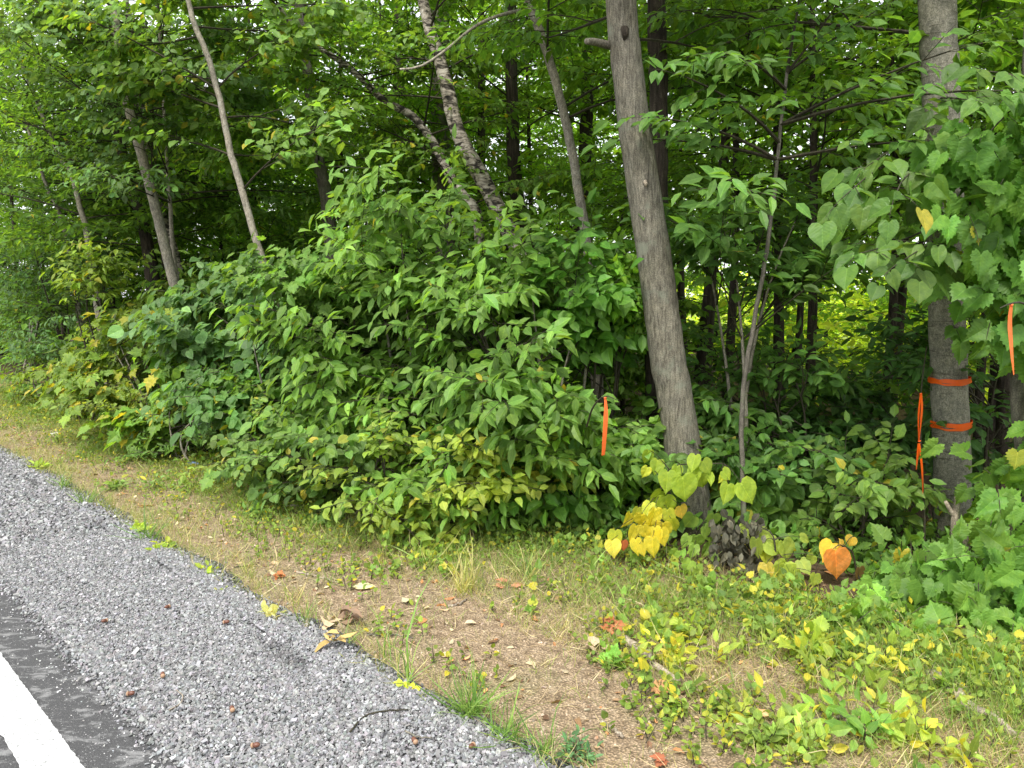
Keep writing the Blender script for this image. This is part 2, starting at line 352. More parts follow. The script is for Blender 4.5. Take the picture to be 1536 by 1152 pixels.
class Plant:
    """twigs gathered from branches; every twig carries leaves in pairs and one at its tip"""
    def __init__(s, seed, **sp_):
        s.rng = np.random.default_rng(seed); s.g = Geo(); s.T = []; s.sp = dict(kind='ovate', size=.095, pairs=3, tw=.30, droop=.45, light=(0, 0, 1), col=GREEN, var=.2, pyel=.002, ycol=(.42, .36, .04), nvar=.35, wood=True, curl=1.0)
        s.sp.update(sp_)
    def branch(s, a, b, r=.008, n=9, frac=.25, sag=.12, lev=0, tl=1.0, sides=4):
        rng = s.rng; a = np.asarray(a, float); b = np.asarray(b, float); L = np.linalg.norm(b-a)
        mid = (a+b)/2+np.array([0, 0, sag*L])+rng.normal(0, .05*L, 3)
        u = np.linspace(0, 1, 6)[:, None]; c = (1-u)**2*a+2*u*(1-u)*mid+u*u*b
        if s.sp['wood']: tube(s.g, c, np.linspace(r, r*.3, 6), sides, 0, cap=False)
        if lev > 0:
            m = max(3, int(n))
            for i in range(m):
                f = frac+(1-frac)*(i+.5+rng.uniform(-.3, .3))/m; q = (1-f)**2*a+2*f*(1-f)*mid+f*f*b
                tan = unit(2*(1-f)*(mid-a)+2*f*(b-mid)); sd = unit(np.cross(tan, UP))*(1 if i % 2 else -1)
                l2 = L*(.55-.28*f)*rng.uniform(.7, 1.25)
                e = q+l2*unit(tan*.75+sd*.8+np.array([0, 0, rng.normal(-.02, .2)]))
                s.branch(q, e, r*.5, max(3, int(l2/s.sp['tw']*2.6*tl)), .2, .08, lev-1, tl, 3)
            s.branch(c[4], b+unit(b-a)*.12, r*.4, 5, .2, .02, 0, tl, 3)
            return
        f = frac+(1-frac)*(np.arange(n)+.5)/n+rng.uniform(-.04, .04, n); f = np.clip(f, 0, 1)[:, None]
        q = (1-f)**2*a+2*f*(1-f)*mid+f*f*b; tan = unit(2*(1-f)*(mid-a)+2*f*(b-mid))
        sd = unit(np.cross(tan, UP))*np.where(np.arange(n) % 2, 1, -1)[:, None]
        d = unit(tan*.7+sd*.8+rng.normal(0, .22, (n, 3)))
        Ls = s.sp['tw']*rng.uniform(.65, 1.2, n)
        s.T.append((q, d, Ls)); s.T.append((b[None], unit(b-mid)[None], np.array([s.sp['tw']])))
    def twigs(s, q, d, L): s.T.append((np.asarray(q), unit(d), np.broadcast_to(L, (len(q),))))
    def emit(s):
        sp_ = s.sp; rng = s.rng
        q = np.concatenate([t[0] for t in s.T]); d = np.concatenate([t[1] for t in s.T]); L = np.concatenate([t[2] for t in s.T])
        n = len(q); light = unit(np.array(sp_['light'], float)); drp = np.array([0, 0, -1.0])
        sag = rng.uniform(.15, .5, n)*sp_['droop']
        tipd = unit(d+drp*sag[:, None]*1.4)
        def along(f): return q+L[:, None]*f*(d*(1-f/2)+tipd*(f/2))
        if sp_['wood']:   # thin three-sided twig
            a = q; b = along(.55); c = along(1.0); w = unit(np.cross(d, UP+.01))*.0022; h = np.array([0, 0, .003])
            V = np.stack([a-w, a+w, a+h, b-w, b+w, b+h, c], 1).reshape(-1, 3); base = np.arange(n)[:, None, None]*7
            F = np.array([(0, 1, 4, 3), (1, 2, 5, 4), (2, 0, 3, 5)]); off = s.g.off
            s.g.add(V, (F[None]+base).reshape(-1, 4), 0)
            s.g.ch.append((np.zeros((0, 3)), (np.array([(3, 4, 6), (4, 5, 6), (5, 3, 6)])[None]+base).reshape(-1, 3)+off, 0, np.zeros((0, 3)), np.zeros((0, 2))))
        grp = np.exp(rng.normal(0, .12, (n, 1)))
        side = unit(np.cross(d, light+rng.normal(0, .25, (n, 3))))
        for j in range(sp_['pairs']+1):
            term = j == sp_['pairs']
            f = 1.0 if term else .28+.62*j/max(1, sp_['pairs'])
            for sg in ((0,) if term else (-1, 1)):
                ff = f if term else f+rng.uniform(-.05, .05)
                dd = unit((tipd if term else d*.55+side*sg*.85)+drp*rng.uniform(.1, 1.2, (n, 1))*sp_['droop']+rng.normal(0, .18, (n, 3)))
                nn = unit(light+rng.normal(0, sp_['nvar'], (n, 3)))
                sz = sp_['size']*rng.uniform(.7, 1.2, n)*(1.1 if term else 1)
                keep = rng.random(n) < .93
                p = along(ff)+dd*.008
                leaves(s.g, sp_['kind'], p[keep], dd[keep], nn[keep], sz[keep], leafcols(rng, n, sp_['col'], sp_['var'], sp_['pyel'], sp_['ycol'], grp)[keep], 1, rng.uniform(.2, 1.8, n)[keep]*sp_['curl'])
        s.T = []
    def build(s, name, parent, woodmat=None, leafmat=None, origin=None):
        if s.T: s.emit()
        return s.g.build(name, [woodmat or B_TWIG, leafmat or M_LEAF], parent, origin=origin)

def tag(o, label, cat, group=None, kind=None):
    if label: o['label'] = label
    if cat: o['category'] = cat
    if group: o['group'] = group
    if kind: o['kind'] = kind
    return o
def empty(name, loc):
    o = bpy.data.objects.new(name, None); C.objects.link(o); o.location = loc; o.empty_display_size = .2; return o
def copy_tree(o, loc, rz, sc, label=None):
    r = o.copy(); C.objects.link(r); r.location = loc; r.rotation_euler = (0, 0, rz); r.scale = sc
    if label: r['label'] = label
    for ch in list(o.children):
        c = ch.copy(); C.objects.link(c); c.parent = r
    return r

# ------------------------------------------------------------------ setting
def sheet(name, ss, ts, zf, m):
    g = Geo(); S, T = np.meshgrid(ss, ts, indexing='ij')
    Z = np.array([[zf(a, b) for b in ts] for a in ss]); V = S[..., None]*U+T[..., None]*N; V[..., 2] = Z
    a, b = S.shape; i = np.arange(a-1)[:, None]*b+np.arange(b-1)[None]; f = np.stack([i, i+b, i+b+1, i+1], -1).reshape(-1, 4)
    o = g.build(name, [m], smooth=True); return o if False else None
def sheet(name, ss, ts, zf, m, smooth=True):
    g = Geo(); S, T = np.meshgrid(ss, ts, indexing='ij')
    Z = np.array([[zf(a, b) for b in ts] for a in ss]); V = S[..., None]*U+T[..., None]*N; V[..., 2] = Z
    a, b = S.shape; i = np.arange(a-1)[:, None]*b+np.arange(b-1)[None]; f = np.stack([i, i+1, i+b+1, i+b], -1).reshape(-1, 4)[:, ::-1]
    g.add(V.reshape(-1, 3), f); o = g.build(name, [m], smooth=smooth); o['kind'] = 'structure'; return o
ss = np.concatenate([[-300, -100, -40, -20, -10, -6], np.arange(-3, 16, .07), np.arange(16, 30, .5), [35, 50, 90, 200, 400]])
ts = np.concatenate([[-300, -100, -30, -8, -2, 0, .8, 1.1], np.arange(1.3, 4.6, .06), np.arange(4.6, 12, .25), np.arange(12, 30, 1), [40, 80, 200, 400]])
sheet('ground', ss, ts, lambda s, t: height(s, t) if t > 1.2 else -.03, ground_material())
def edge_n(s): return .025*mnoise.noise(Vector((s*2.1, 0, 5)))+.012*mnoise.noise(Vector((s*9, 1, 5)))
ROADZ = .034
g = Geo(); sx = np.concatenate([[-300, -50, -10], np.arange(-3, 25, .06), [40, 100, 400]])
a = np.array([XY(s, .92+edge_n(s))+UP*ROADZ for s in sx]); b = np.array([XY(s, -7.5)+UP*ROADZ for s in sx])
n_ = len(sx); i = np.arange(n_-1)
g.add(np.vstack([a, b]), np.stack([i, i+1, i+1+n_, i+n_], 1)[:, ::-1]); g.add(np.vstack([a, a-UP*.06]), np.stack([i, i+1, i+1+n_, i+n_], 1))
road = g.build('road', [asphalt_material()]); road['kind'] = 'structure'
g = Geo(); a = np.array([XY(s, .677+.006*mnoise.noise(Vector((s*25, 0, 1)))+.003*mnoise.noise(Vector((s*90, 0, 1))))+UP*(ROADZ+.004) for s in np.arange(-3, 30, .012)])
b = np.array([XY(s, .528+.008*mnoise.noise(Vector((s*25, 9, 1))))+UP*(ROADZ+.004) for s in np.arange(-3, 30, .012)])
n_ = len(a); i = np.arange(n_-1); g.add(np.vstack([a, b]), np.stack([i, i+1, i+1+n_, i+n_], 1)[:, ::-1])
ln = g.build('road_edge_line', [paint_material()]); ln['kind'] = 'structure'
def shz(s, t):
    k = (t-.90)/(1.73-.90)
    dip = -.020*math.exp(-((s-P_D1[0])**2/.10+(t-P_D1[1])**2/.006)) - .02*math.exp(-((s-P_D2[0])**2/.3+(t-P_D2[1])**2/.006))
    return .028*(1-k)+.024*k+(-.10*(k-1) if k > 1 else 0)+.006*mnoise.noise(Vector((s*3, t*3, 1)))+dip
P_D1 = st(P(440, 985, 1)*1.0); P_D1 = (0, 0)
def gst(px, py):
    k = (px-768)/FPX; zc = -(py-576)/FPX; d = np.array([k, cp+zc*sp, -sp+zc*cp]); d *= HC/-d[2]; return st(d)
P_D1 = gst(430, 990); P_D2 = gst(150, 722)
sheet('gravel_shoulder', np.concatenate([[-200, -30], np.arange(-3, 24, .07), [60, 300]]), np.arange(.87, 2.16, .05), shz, shoulder_material())
fld = sheet('meadow', np.array([-120, -30, -10, 0, 10, 20, 40, 120.]), np.array([19, 22, 30, 50, 140.]), lambda s, t: .12+.01*t, field_material())

# gravel stones
rng = np.random.default_rng(5)
def stones(n, smin, smax, tf, size, seed):
    rng = np.random.default_rng(seed)
    s = rng.uniform(smin, smax, n); t = tf(rng, n)
    t = t+np.where(t > 1.6, .10*np.array([mnoise.noise(Vector((x*1.7, 0, 8))) for x in s]), 0)
    return s, t
g = Geo()
cube = np.array([(x, y, z) for x in (-1, 1) for y in (-1, 1) for z in (-1, 1)], float)
cf = np.array([(0, 1, 3, 2), (4, 6, 7, 5), (0, 4, 5, 1), (2, 3, 7, 6), (0, 2, 6, 4), (1, 5, 7, 3)])
def add_stones(g, s, t, sz, z0, rng, shade=(.200, .201, .205), var=.30, flat=.6):
    n = len(s); v = cube[None]*rng.uniform(.55, 1.1, (n, 1, 3))*np.array([1, .8, flat])+rng.normal(0, .22, (n, 8, 3))
    q = rng.normal(0, 1, (n, 4)); q[:, 1:3] *= .45; q = q/np.linalg.norm(q, axis=1, keepdims=True); w, x, y, z = q.T
    Rm = np.stack([1-2*(y*y+z*z), 2*(x*y-z*w), 2*(x*z+y*w), 2*(x*y+z*w), 1-2*(x*x+z*z), 2*(y*z-x*w), 2*(x*z-y*w), 2*(y*z+x*w), 1-2*(x*x+y*y)], -1).reshape(n, 3, 3)
    v = np.einsum('nij,nkj->nki', Rm, v)*sz[:, None, None]
    pos = s[:, None]*U+t[:, None]*N; pos[:, 2] = z0
    v = v+pos[:, None]
    c = np.array(shade)[None]*np.exp(rng.normal(0, var, (n, 1)))*np.exp(rng.normal(0, .03, (n, 3))); c = np.clip(c, .03, .75)
    g.add(v.reshape(-1, 3), (cf[None]+np.arange(n)[:, None, None]*8).reshape(-1, 4), 0, np.repeat(c, 8, 0))
    return v
for (smin, smax, n, szm) in ((.9, 5.5, 85000, .0052), (5.5, 19, 60000, .0082)):
    s, t = stones(n, smin, smax, lambda r, n: np.where(r.random(n) < .9, r.uniform(.91, 1.76, n), r.choice([-1, 1], n)*np.abs(r.normal(0, .035, n))+np.where(r.random(n) < .5, .92, 1.76)), .01, int(smax))
    sz = szm*np.exp(rng.normal(0, .28, n)); z0 = np.array([max(shz(a, b) if .90 < b < 2.1 else 0, height(a, b) if b > 1.3 else 0, ROADZ if b < .93 else 0) for a, b in zip(s, t)])+sz*.35+rng.uniform(0, .005, n)
    dip_w = np.exp(-((s-P_D1[0])**2/.05+(t-P_D1[1])**2/.004)) + np.exp(-((s-P_D2[0])**2/.3+(t-P_D2[1])**2/.006))
    in_dip = dip_w*rng.uniform(.5, 1, n) > .35
    add_stones(g, s[~in_dip], t[~in_dip], sz[~in_dip], z0[~in_dip], rng)
    add_stones(g, s[in_dip], t[in_dip], sz[in_dip], z0[in_dip], rng, (.135, .135, .137))  # stones around the two shoulder dips get a darker grey
# loose grit thrown on the asphalt
n = 1200; s = rng.uniform(.9, 9, n); t = .91-np.abs(rng.normal(0, .09, n)); sz = .0026*np.exp(rng.normal(0, .3, n))
add_stones(g, s, t, sz, ROADZ+sz*.3, rng, (.4, .4, .4))
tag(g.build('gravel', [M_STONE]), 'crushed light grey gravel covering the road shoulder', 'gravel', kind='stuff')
g = Geo(); n = 9000; s = rng.uniform(0, 12, n); t = rng.uniform(1.85, 3.3, n); sz = .0038*np.exp(rng.normal(0, .45, n))
z = np.array([height(a, b) for a, b in zip(s, t)])+sz*.2
add_stones(g, s, t, sz, z, rng, (.30, .235, .17), .35)
tag(g.build('soil_crumbs', [M_STONE]), 'small tan pebbles and crumbs of soil on the bare verge', 'pebbles', kind='stuff')

def edge(s): return 2.92+.72*min(1, max(0, (4.3-s)/1.5))
# ------------------------------------------------------------------ verge: grass, weeds, litter
def nz(s, t, k, o=0): return mnoise.noise(Vector((s*k, t*k, o)))
def verge_pts(rng, n, dens, s0=0.0, s1=16, t0=1.75, t1=4.0):
    out = []
    while len(out) < n:
        s = s0+(s1-s0)*rng.random()**1.4; t = rng.uniform(t0, t1)
        if rng.random() < dens(s, t): out.append((s, t, height(s, t)))
    return np.array(out)
def dens_grass(s, t):
    d = .25+.9*max(0, nz(s, t, 1.1, 2)+.1)+.35*max(0, nz(s, t, 4, 3))
    if t > 2.5: d += .45
    if t < 2.05 and s > 3.4: d += .55
    if 1.95 < t-.12*nz(s, 0, .8, 6) < 2.5: d *= .22
    if s > 4: d += .35
    if t > 3.5: d *= .5
    return d
rng = np.random.default_rng(11); rp = random.Random(3)
def grassgeo(pts, rng, size, palette, lean=.45, per=1, spread=.0):
    g = Geo(); pts = np.repeat(pts, per, 0); n = len(pts)
    pos = pts[:, :1]*U+pts[:, 1:2]*N; pos[:, 2] = pts[:, 2]-.004; pos[:, :2] += rng.normal(0, spread+1e-6, (n, 2))
    d = unit(np.stack([rng.normal(0, lean, n), rng.normal(0, lean, n), np.ones(n)], 1)); nn = unit(np.stack([rng.normal(0, 1, n), rng.normal(0, 1, n), np.full(n, .15)], 1))
    cols = np.array([palette[i] for i in rng.integers(0, len(palette), n)])*np.exp(rng.normal(0, .2, (n, 1)))
    leaves(g, 'blade', pos, d, nn, size*np.exp(rng.normal(0, .3, n)), cols, 0, rng.uniform(.2, 2.4, n)); return g
PALG = [(.14, .22, .045), (.19, .27, .06), (.26, .31, .08), (.30, .32, .10), (.42, .37, .17), (.50, .43, .24)]
pts = verge_pts(rng, 27000, dens_grass)
tag(grassgeo(pts, rng, .068, PALG, .6, 3, .012).build('verge_grass', [M_GRASS]), 'sparse short green and straw coloured grass on the verge', 'grass', kind='stuff')
pts = verge_pts(rng, 9000, lambda s, t: (.2+.5*nz(s, t, 2, 8)) if t > 2.45 else .05, 0, 14, 1.8, 3.9)
pts_g = grassgeo(pts, rng, .075, [(.44, .37, .22), (.52, .46, .30), (.32, .25, .15)], 2.2, 2, .01)
tag(pts_g.build('dry_grass_litter', [M_GRASS]), 'flattened dry tan grass stems lying on the verge', 'dead grass', kind='stuff')

def weeds(seed, n, dens, kind, size, col, h, t0, t1, s1=15, pairs=2, pyel=.13, ycol=(.55, .48, .05), s0=0):
    rng = np.random.default_rng(seed); p = verge_pts(rng, n, dens, s0, s1, t0, t1)
    pl = Plant(seed, kind=kind, size=size, pairs=pairs, tw=h, droop=.12, light=(0, -.25, 1), col=col, var=.22, pyel=pyel, ycol=ycol, nvar=.4)
    q = p[:, :1]*U+p[:, 1:2]*N; q[:, 2] = p[:, 2]; d = np.stack([rng.normal(0, .4, n), rng.normal(0, .4, n), np.ones(n)], 1)
    pl.twigs(q, d, h*rng.uniform(.4, 1.3, n)); pl.emit(); return pl.g
pts = verge_pts(rng, 5200, lambda s, t: max(0, .55-abs(edge(s)-.25-t)*1.1+.6*nz(s, t, 1.4, 12)), .5, 16, 1.9, 3.7)
tag(grassgeo(pts, rng, .085, [(.13, .23, .045), (.18, .28, .055), (.22, .31, .07)], .5, 3, .014).build('green_grass', [M_GRASS]), 'fresh green grass growing along the foot of the shrubs', 'grass', kind='stuff')
def dw(s, t):
    q = edge(s)-t
    return math.exp(-(q/.36)**2)*(.55+.9*nz(s, t, 1.7, 4))+max(0, .06+.6*nz(s, t, 1.9, 6))
YG = (.17, .26, .045); YG2 = (.24, .31, .05)
tag(weeds(21, 4600, dw, 'round', .023, YG, .07, 1.95, 3.9).build('verge_weeds', [B_TWIG, M_LEAF]), 'low yellow green broadleaf weeds scattered through the verge', 'weeds', kind='stuff')
tag(weeds(22, 1700, dw, 'ovate', .030, YG2, .08, 2.1, 4.0, pyel=.15).build('verge_seedlings', [B_TWIG, M_LEAF]), 'yellowing seedlings crowding the foot of the shrubs', 'weeds', kind='stuff')
tag(weeds(23, 650, lambda s, t: dw(s, t), 'grape', .042, (.16, .27, .05), .10, 2.4, 4.0).build('ground_vine', [B_TWIG, M_LEAF]), 'low lobed vine leaves creeping over the verge', 'ground cover', kind='stuff')
tag(weeds(24, 130, lambda s, t: .2+nz(s, t, 2.5, 4), 'ovate', .055, (.24, .33, .05), .11, 2.5, 3.5, s1=2.0, s0=-.2).build('bramble_cover', [B_TWIG, M_LEAF]), 'bright yellow green leafy weeds at the near end of the verge', 'ground cover', kind='stuff')
tag(weeds(25, 3600, lambda s, t: (.5+.3*nz(s, t, 2, 9))*(1 if t > edge(s)+.15+.5*(s < 2.6) else 0), 'oval', .062, (.10, .20, .035), .16, 3.0, 5.6, s1=15, pyel=.04).build('undergrowth', [B_TWIG, M_LEAF]), 'dense low green undergrowth beneath the shrubs', 'undergrowth', kind='stuff')
# leaf litter
n = 6500; rng = np.random.default_rng(31); s = rng.uniform(-3, 16, n); t = 2.0+9*rng.random(n)**1.7
pos = s[:, None]*U+t[:, None]*N; pos[:, 2] = [height(a, b)+.008 for a, b in zip(s, t)]
g = Geo(); dd = np.stack([rng.normal(0, 1, n), rng.normal(0, 1, n), rng.normal(0, .15, n)], 1); nn = np.stack([rng.normal(0, .35, n), rng.normal(0, .35, n), np.ones(n)], 1)
pal = np.array([(.28, .18, .10), (.38, .28, .17), (.17, .10, .06), (.45, .22, .10), (.44, .37, .24)])
leaves(g, 'ovate', pos, dd, nn, .032*np.exp(rng.normal(0, .4, n)), pal[rng.integers(0, 5, n)]*np.exp(rng.normal(0, .2, (n, 1))), 0, rng.uniform(-1.5, 3, n))
tag(g.build('leaf_litter', [M_DRY]), 'brown fallen leaf litter over the verge and forest floor', 'leaf litter', kind='stuff')

# ------------------------------------------------------------------ trees
def trunk_line(pix, Y, base_extra=True, top=None):
    pts = [P(x, y, Y) for x, y in pix]
    return pts
def tree(name, label, cat, pix, Y, wpx, barkm, Yb=None, top_up=1.5, crown=None, group=None, seed=0, sides=10, flare=1.35, wob=.03, limbs=(), knots=()):
    """pix: centre line from top to bottom in picture pixels at depth Y (the depth may run to Yb at the foot)"""
    rng = np.random.default_rng(seed)
    Ys = np.linspace(Y, Yb or Y, len(pix)); pts = [P(x, y, yy) for (x, y), yy in zip(pix, Ys)]
    w = np.interp(np.arange(len(pix)), [0, len(pix)-1], wpx); rad = [a/FPX*yy/2 for a, yy in zip(w, Ys)]
    d = unit(pts[0]-pts[1]); top = pts[0]+(d*.6+UP*.4)*top_up
    if top_up > 0: pts = [top]+pts; rad = [rad[0]*.72]+rad
    bt = pts[-1].copy(); z = height(*st(bt))
    if bt[2] > z+.1:
        dd = unit(pts[-1]-pts[-2]); dd = unit(dd*.5+np.array([0, 0, -.5])); k = (bt[2]-z)/-dd[2]; pts.append(bt+dd*k*1.0); rad.append(rad[-1]*1.1)
    pts[-1][2] = height(*st(pts[-1]))-.06
    pts = pts[::-1]; rad = rad[::-1]; rad[0] *= flare
    n = max(14, int(np.sum(np.linalg.norm(np.diff(pts, axis=0), axis=1))/.09)); c, r = resample(pts, rad, n)
    c[1:-1, :2] += rng.normal(0, .0025, (n-2, 2))
    root = empty(name, (float(c[0][0]), float(c[0][1]), float(c[0][2]+.06))); tag(root, label, cat, group)
    g = Geo(); tube(g, c, r, sides, 0, wob, rng)
    for (pp, YY, ww) in limbs:
        lp = [P(x, y, q) for (x, y), q in zip(pp, np.linspace(YY[0], YY[1], len(pp)))]; lc, lr = resample(lp, [ww[0]/FPX*YY[0]/2]+[ww[1]/FPX*YY[1]/2]*(len(lp)-1) if len(lp) == 2 else np.linspace(ww[0], ww[1], len(lp))/FPX*np.mean(YY)/2, 14)
        tube(g, lc, lr, 8, 0, .04, rng)
    g.build('trunk', [barkm], root, smooth=True)
    for (x, y, rr) in knots:
        q = P(x, y, Y); k = int(np.argmin(abs(c[:, 2]-q[2]))); q[1] = c[k][1]-r[k]; kg = Geo()
        tube(kg, [q+np.array([0, .03, rr*.6]), q+np.array([0, -.006, rr*.5]), q+np.array([0.004, -.012, -rr*.6]), q+np.array([.006, .012, -rr*2.6])], [rr*.9, rr*1.0, rr*.9, rr*.4], 10, 0, .10, rng)
        kg.build('knot', [B_DARK if rr > .02 else B_DEAD], root, smooth=True)
    if crown: crown(root, c, r, rng, seed)
    return root, c, r
def crown_fn(zmin, zmax, nb, rad, lev=1, n=7, bias=(0, 0, 0), biasw=0.0, name='crown', leafm=None, up=.25, **spk):
    def fn(root, c, r, rng, seed):
        pl = Plant(seed+500, **spk)
        zz = c[:, 2]
        for i in range(nb):
            z = rng.uniform(zmin, min(zmax, zz.max()-.05)); k = int(np.argmin(abs(zz-z))); a = c[k]
            th = rng.uniform(0, 2*np.pi); d = np.array([math.cos(th), math.sin(th), rng.uniform(-.1, .35)+up*.4]); d = unit(d+np.array(bias)*biasw)
            L = rad*rng.uniform(.6, 1.15)
            pl.branch(a, a+d*L, .012, n, .22, .06, lev)
        for i in range(3): pl.branch(c[-1], c[-1]+unit(rng.normal(0, .5, 3)+UP)*rad*.6, .01, n, .1, .05, min(lev, 1))
        pl.build(name, root, leafmat=leafm)
    return fn
OUT = -N*.7+UP*.9      # leaves at the edge turn to the open road

# near trunks
big = tree('maple_tree', 'thick leaning grey trunk left of centre right with a broken branch stub near the top', 'tree',
     [(931, -10), (940, 90), (960, 250), (983, 400), (998, 510), (1020, 640), (1040, 800)], 5.05, (44, 55), B_MAIN, sides=28, seed=1, wob=.03, flare=1.35, top_up=1.6,
     limbs=[([(914, 68), (893, 63), (880, 62)], (5.05, 4.9), (13, 9))], knots=[(933, 55, .024), (963, 278, .012)],
     crown=crown_fn(3.2, 5.2, 7, 1.7, 1, 7, size=.10, pairs=3, col=(.09, .19, .03), light=(0, -.2, 1)))
big[0]['label'] = 'thick leaning grey trunk with a broken branch stub near the top'
tree('ash_tree', 'dark furrowed trunk directly behind the thick leaning grey trunk', 'tree', [(984, -10), (988, 150), (988, 320), (984, 500), (986, 690), (990, 760)], 5.9, (25, 34), B_DARK, sides=16, seed=2, wob=.06,
     crown=crown_fn(2.9, 5.5, 9, 1.8, 1, 7, size=.10, col=(.085, .18, .028)))
tape_t, TC, TR = tree('basswood_tree', 'smooth grey trunk on the right wrapped with two orange tapes', 'tree', [(1404, -10), (1411, 110), (1416, 260), (1420, 450), (1424, 600), (1429, 720), (1429, 810)], 4.85, (48, 52), B_TAPE, sides=28, seed=3, wob=.012, flare=1.1, top_up=1.6)
# its overhanging branch of large heart-shaped leaves
pl = Plant(77, kind='heart', size=.112, pairs=1, tw=.20, droop=.8, col=(.085, .165, .032), light=(0, -.45, .8), nvar=.3, curl=.9, pyel=.02)
for (x, y, Y) in [(1260, 300, 3.9), (1290, 380, 3.8), (1340, 300, 3.7), (1340, 400, 3.8), (1300, 250, 4.1), (1385, 400, 4.2), (1400, 330, 4.1), (1460, 150, 3.9), (1510, 110, 3.8)]:
    a = TC[int(np.argmin(abs(TC[:, 2]-P(x, y, Y)[2]-.25)))]
    pl.branch(a, P(x, y, Y), .008, 3, .45, .08)
pl.build('crown', tape_t, B_TWIG)
for i in range(0): pass
pl = Plant(78, size=.10, pairs=3, col=(.085, .18, .028), light=(0, -.2, 1))
for i in range(9):
    th = pl.rng.uniform(0, 6.28); a = TC[-int(pl.rng.uniform(2, 22))]
    pl.branch(a, a+np.array([math.cos(th), math.sin(th), .25])*pl.rng.uniform(1., 1.9), .014, 7, .25, .05, 1)
pl.build('crown', tape_t, B_TWIG)
tree('sapling', 'slim bare stemmed sapling standing between the thick leaning trunk and the taped tree', 'sapling', [(1156, 335), (1146, 400), (1132, 480), (1117, 560), (1113, 650), (1116, 760), (1119, 860)], 4.75, (6, 8), B_GREY, sides=8, seed=4, top_up=.9,
     crown=crown_fn(2.0, 3.1, 9, 1.0, 0, 7, size=.105, col=(.09, .19, .035), light=(0, -.5, .8)))
tree('leaning_tree', 'thin pale trunk leaning right with a long branch arching left at its top', 'tree', [(782, -25), (802, 25), (830, 110), (852, 200), (868, 290), (884, 400)], 6.6, (12, 15), B_PALE, sides=10, seed=5, top_up=.8,
     limbs=[([(797, 14), (760, 20), (715, 38), (665, 78), (630, 100), (600, 104)], (6.6, 6.4), (6, 3)), ([(797, 10), (790, -10), (800, -30)], (6.6, 6.6), (8, 6))],
     crown=crown_fn(3.0, 5, 9, 1.4, 1, 6, size=.095, col=(.10, .21, .035), light=OUT))
tree('birch_tree', 'leaning white birch with black scars above the middle of the thicket', 'birch', [(642, 35), (655, 75), (668, 120), (688, 200), (722, 265), (750, 320), (778, 378), (800, 440)], 8.2, (18, 25), B_BIRCH, Yb=8.4, sides=14, seed=6, wob=.07, top_up=.8,
     crown=crown_fn(3.4, 5.5, 9, 1.6, 1, 6, size=.085, kind='oval', col=(.10, .20, .035)))
tree('birch_tree', 'crooked mossy birch limb sloping left from behind the white birch', 'birch', [(452, 55), (500, 85), (540, 115), (575, 150), (620, 175), (650, 215), (675, 265), (700, 300), (716, 320), (720, 400)], 8.8, (8, 15), B_BIRCH, sides=10, seed=7, wob=.09, top_up=.5,
     crown=crown_fn(2.6, 5.2, 16, 1.2, 1, 6, size=.085, kind='oval', col=(.11, .20, .035), pyel=.03))
for i, (lab, pix, Y, w, b) in enumerate([
    ('grey mossy trunk just behind the white birch', [(660, 100), (662, 250), (668, 380)], 10.5, (28, 30), B_GREY),
    ('dark straight trunk meeting the foot of the white birch', [(766, 20), (768, 150), (772, 260), (785, 380)], 9.6, (17, 22), B_DARK),
    ('dark trunk between the thin pale leaning trunk and the thick grey one', [(885, -5), (882, 100), (878, 220), (868, 375)], 10.2, (20, 20), B_DARK),
    ('short dark trunk seen left of the foot of the white birch', [(722, 215), (722, 300), (716, 385)], 11.0, (12, 14), B_DARK),
    ('narrow dark trunk left of the grey mossy trunk', [(600, 110), (602, 190), (606, 330)], 12.0, (12, 13), B_DARK),
    ('pale ochre trunk half hidden by leaves far left of the birch', [(474, 215), (482, 260), (492, 320)], 9.6, (18, 18), B_GREY),
    ('straight dark trunk behind the slim bare stemmed sapling', [(1160, -5), (1166, 160), (1168, 400), (1168, 680)], 8.2, (12, 15), B_DARK),
    ('dark trunk leaning right just right of the thick leaning trunk', [(1090, 180), (1080, 300), (1062, 440), (1045, 600), (1040, 690)], 8.0, (13, 16), B_DARK),
    ('dark forked trunk in the top right corner', [(1505, -5), (1510, 110), (1507, 240), (1505, 640)], 7.2, (15, 20), B_DARK),
    ('dark trunk beside the forked one in the top right corner', [(1484, -5), (1492, 80), (1502, 200), (1500, 400)], 8.0, (10, 13), B_DARK),
    ('dark leaning trunk behind the tall pale trunk on the left', [(188, 250), (205, 300), (222, 375)], 11.5, (15, 18), B_DARK),
    ('peeling pale trunk tucked right of the tall pale trunk on the left', [(225, 240), (240, 310), (262, 380), (270, 430)], 10.8, (11, 14), B_BIRCH),
    ('far dark trunk between the leaning pair right of centre', [(1020, 380), (1024, 500), (1024, 640)], 12.0, (12, 12), B_DARK)]):
    tree('woodland_tree', lab, 'tree', pix, Y, w, b, seed=30+i, sides=12, wob=.05, top_up=2.2, group='dark trunks standing deeper in the wood',
         crown=crown_fn(2.3, 6.5, 13, 2.0, 1, 6, size=.10, kind='low' if Y > 10 else 'ovate', leafm=M_LEAFFAR if Y > 10 else None, col=(.14, .26, .038)))
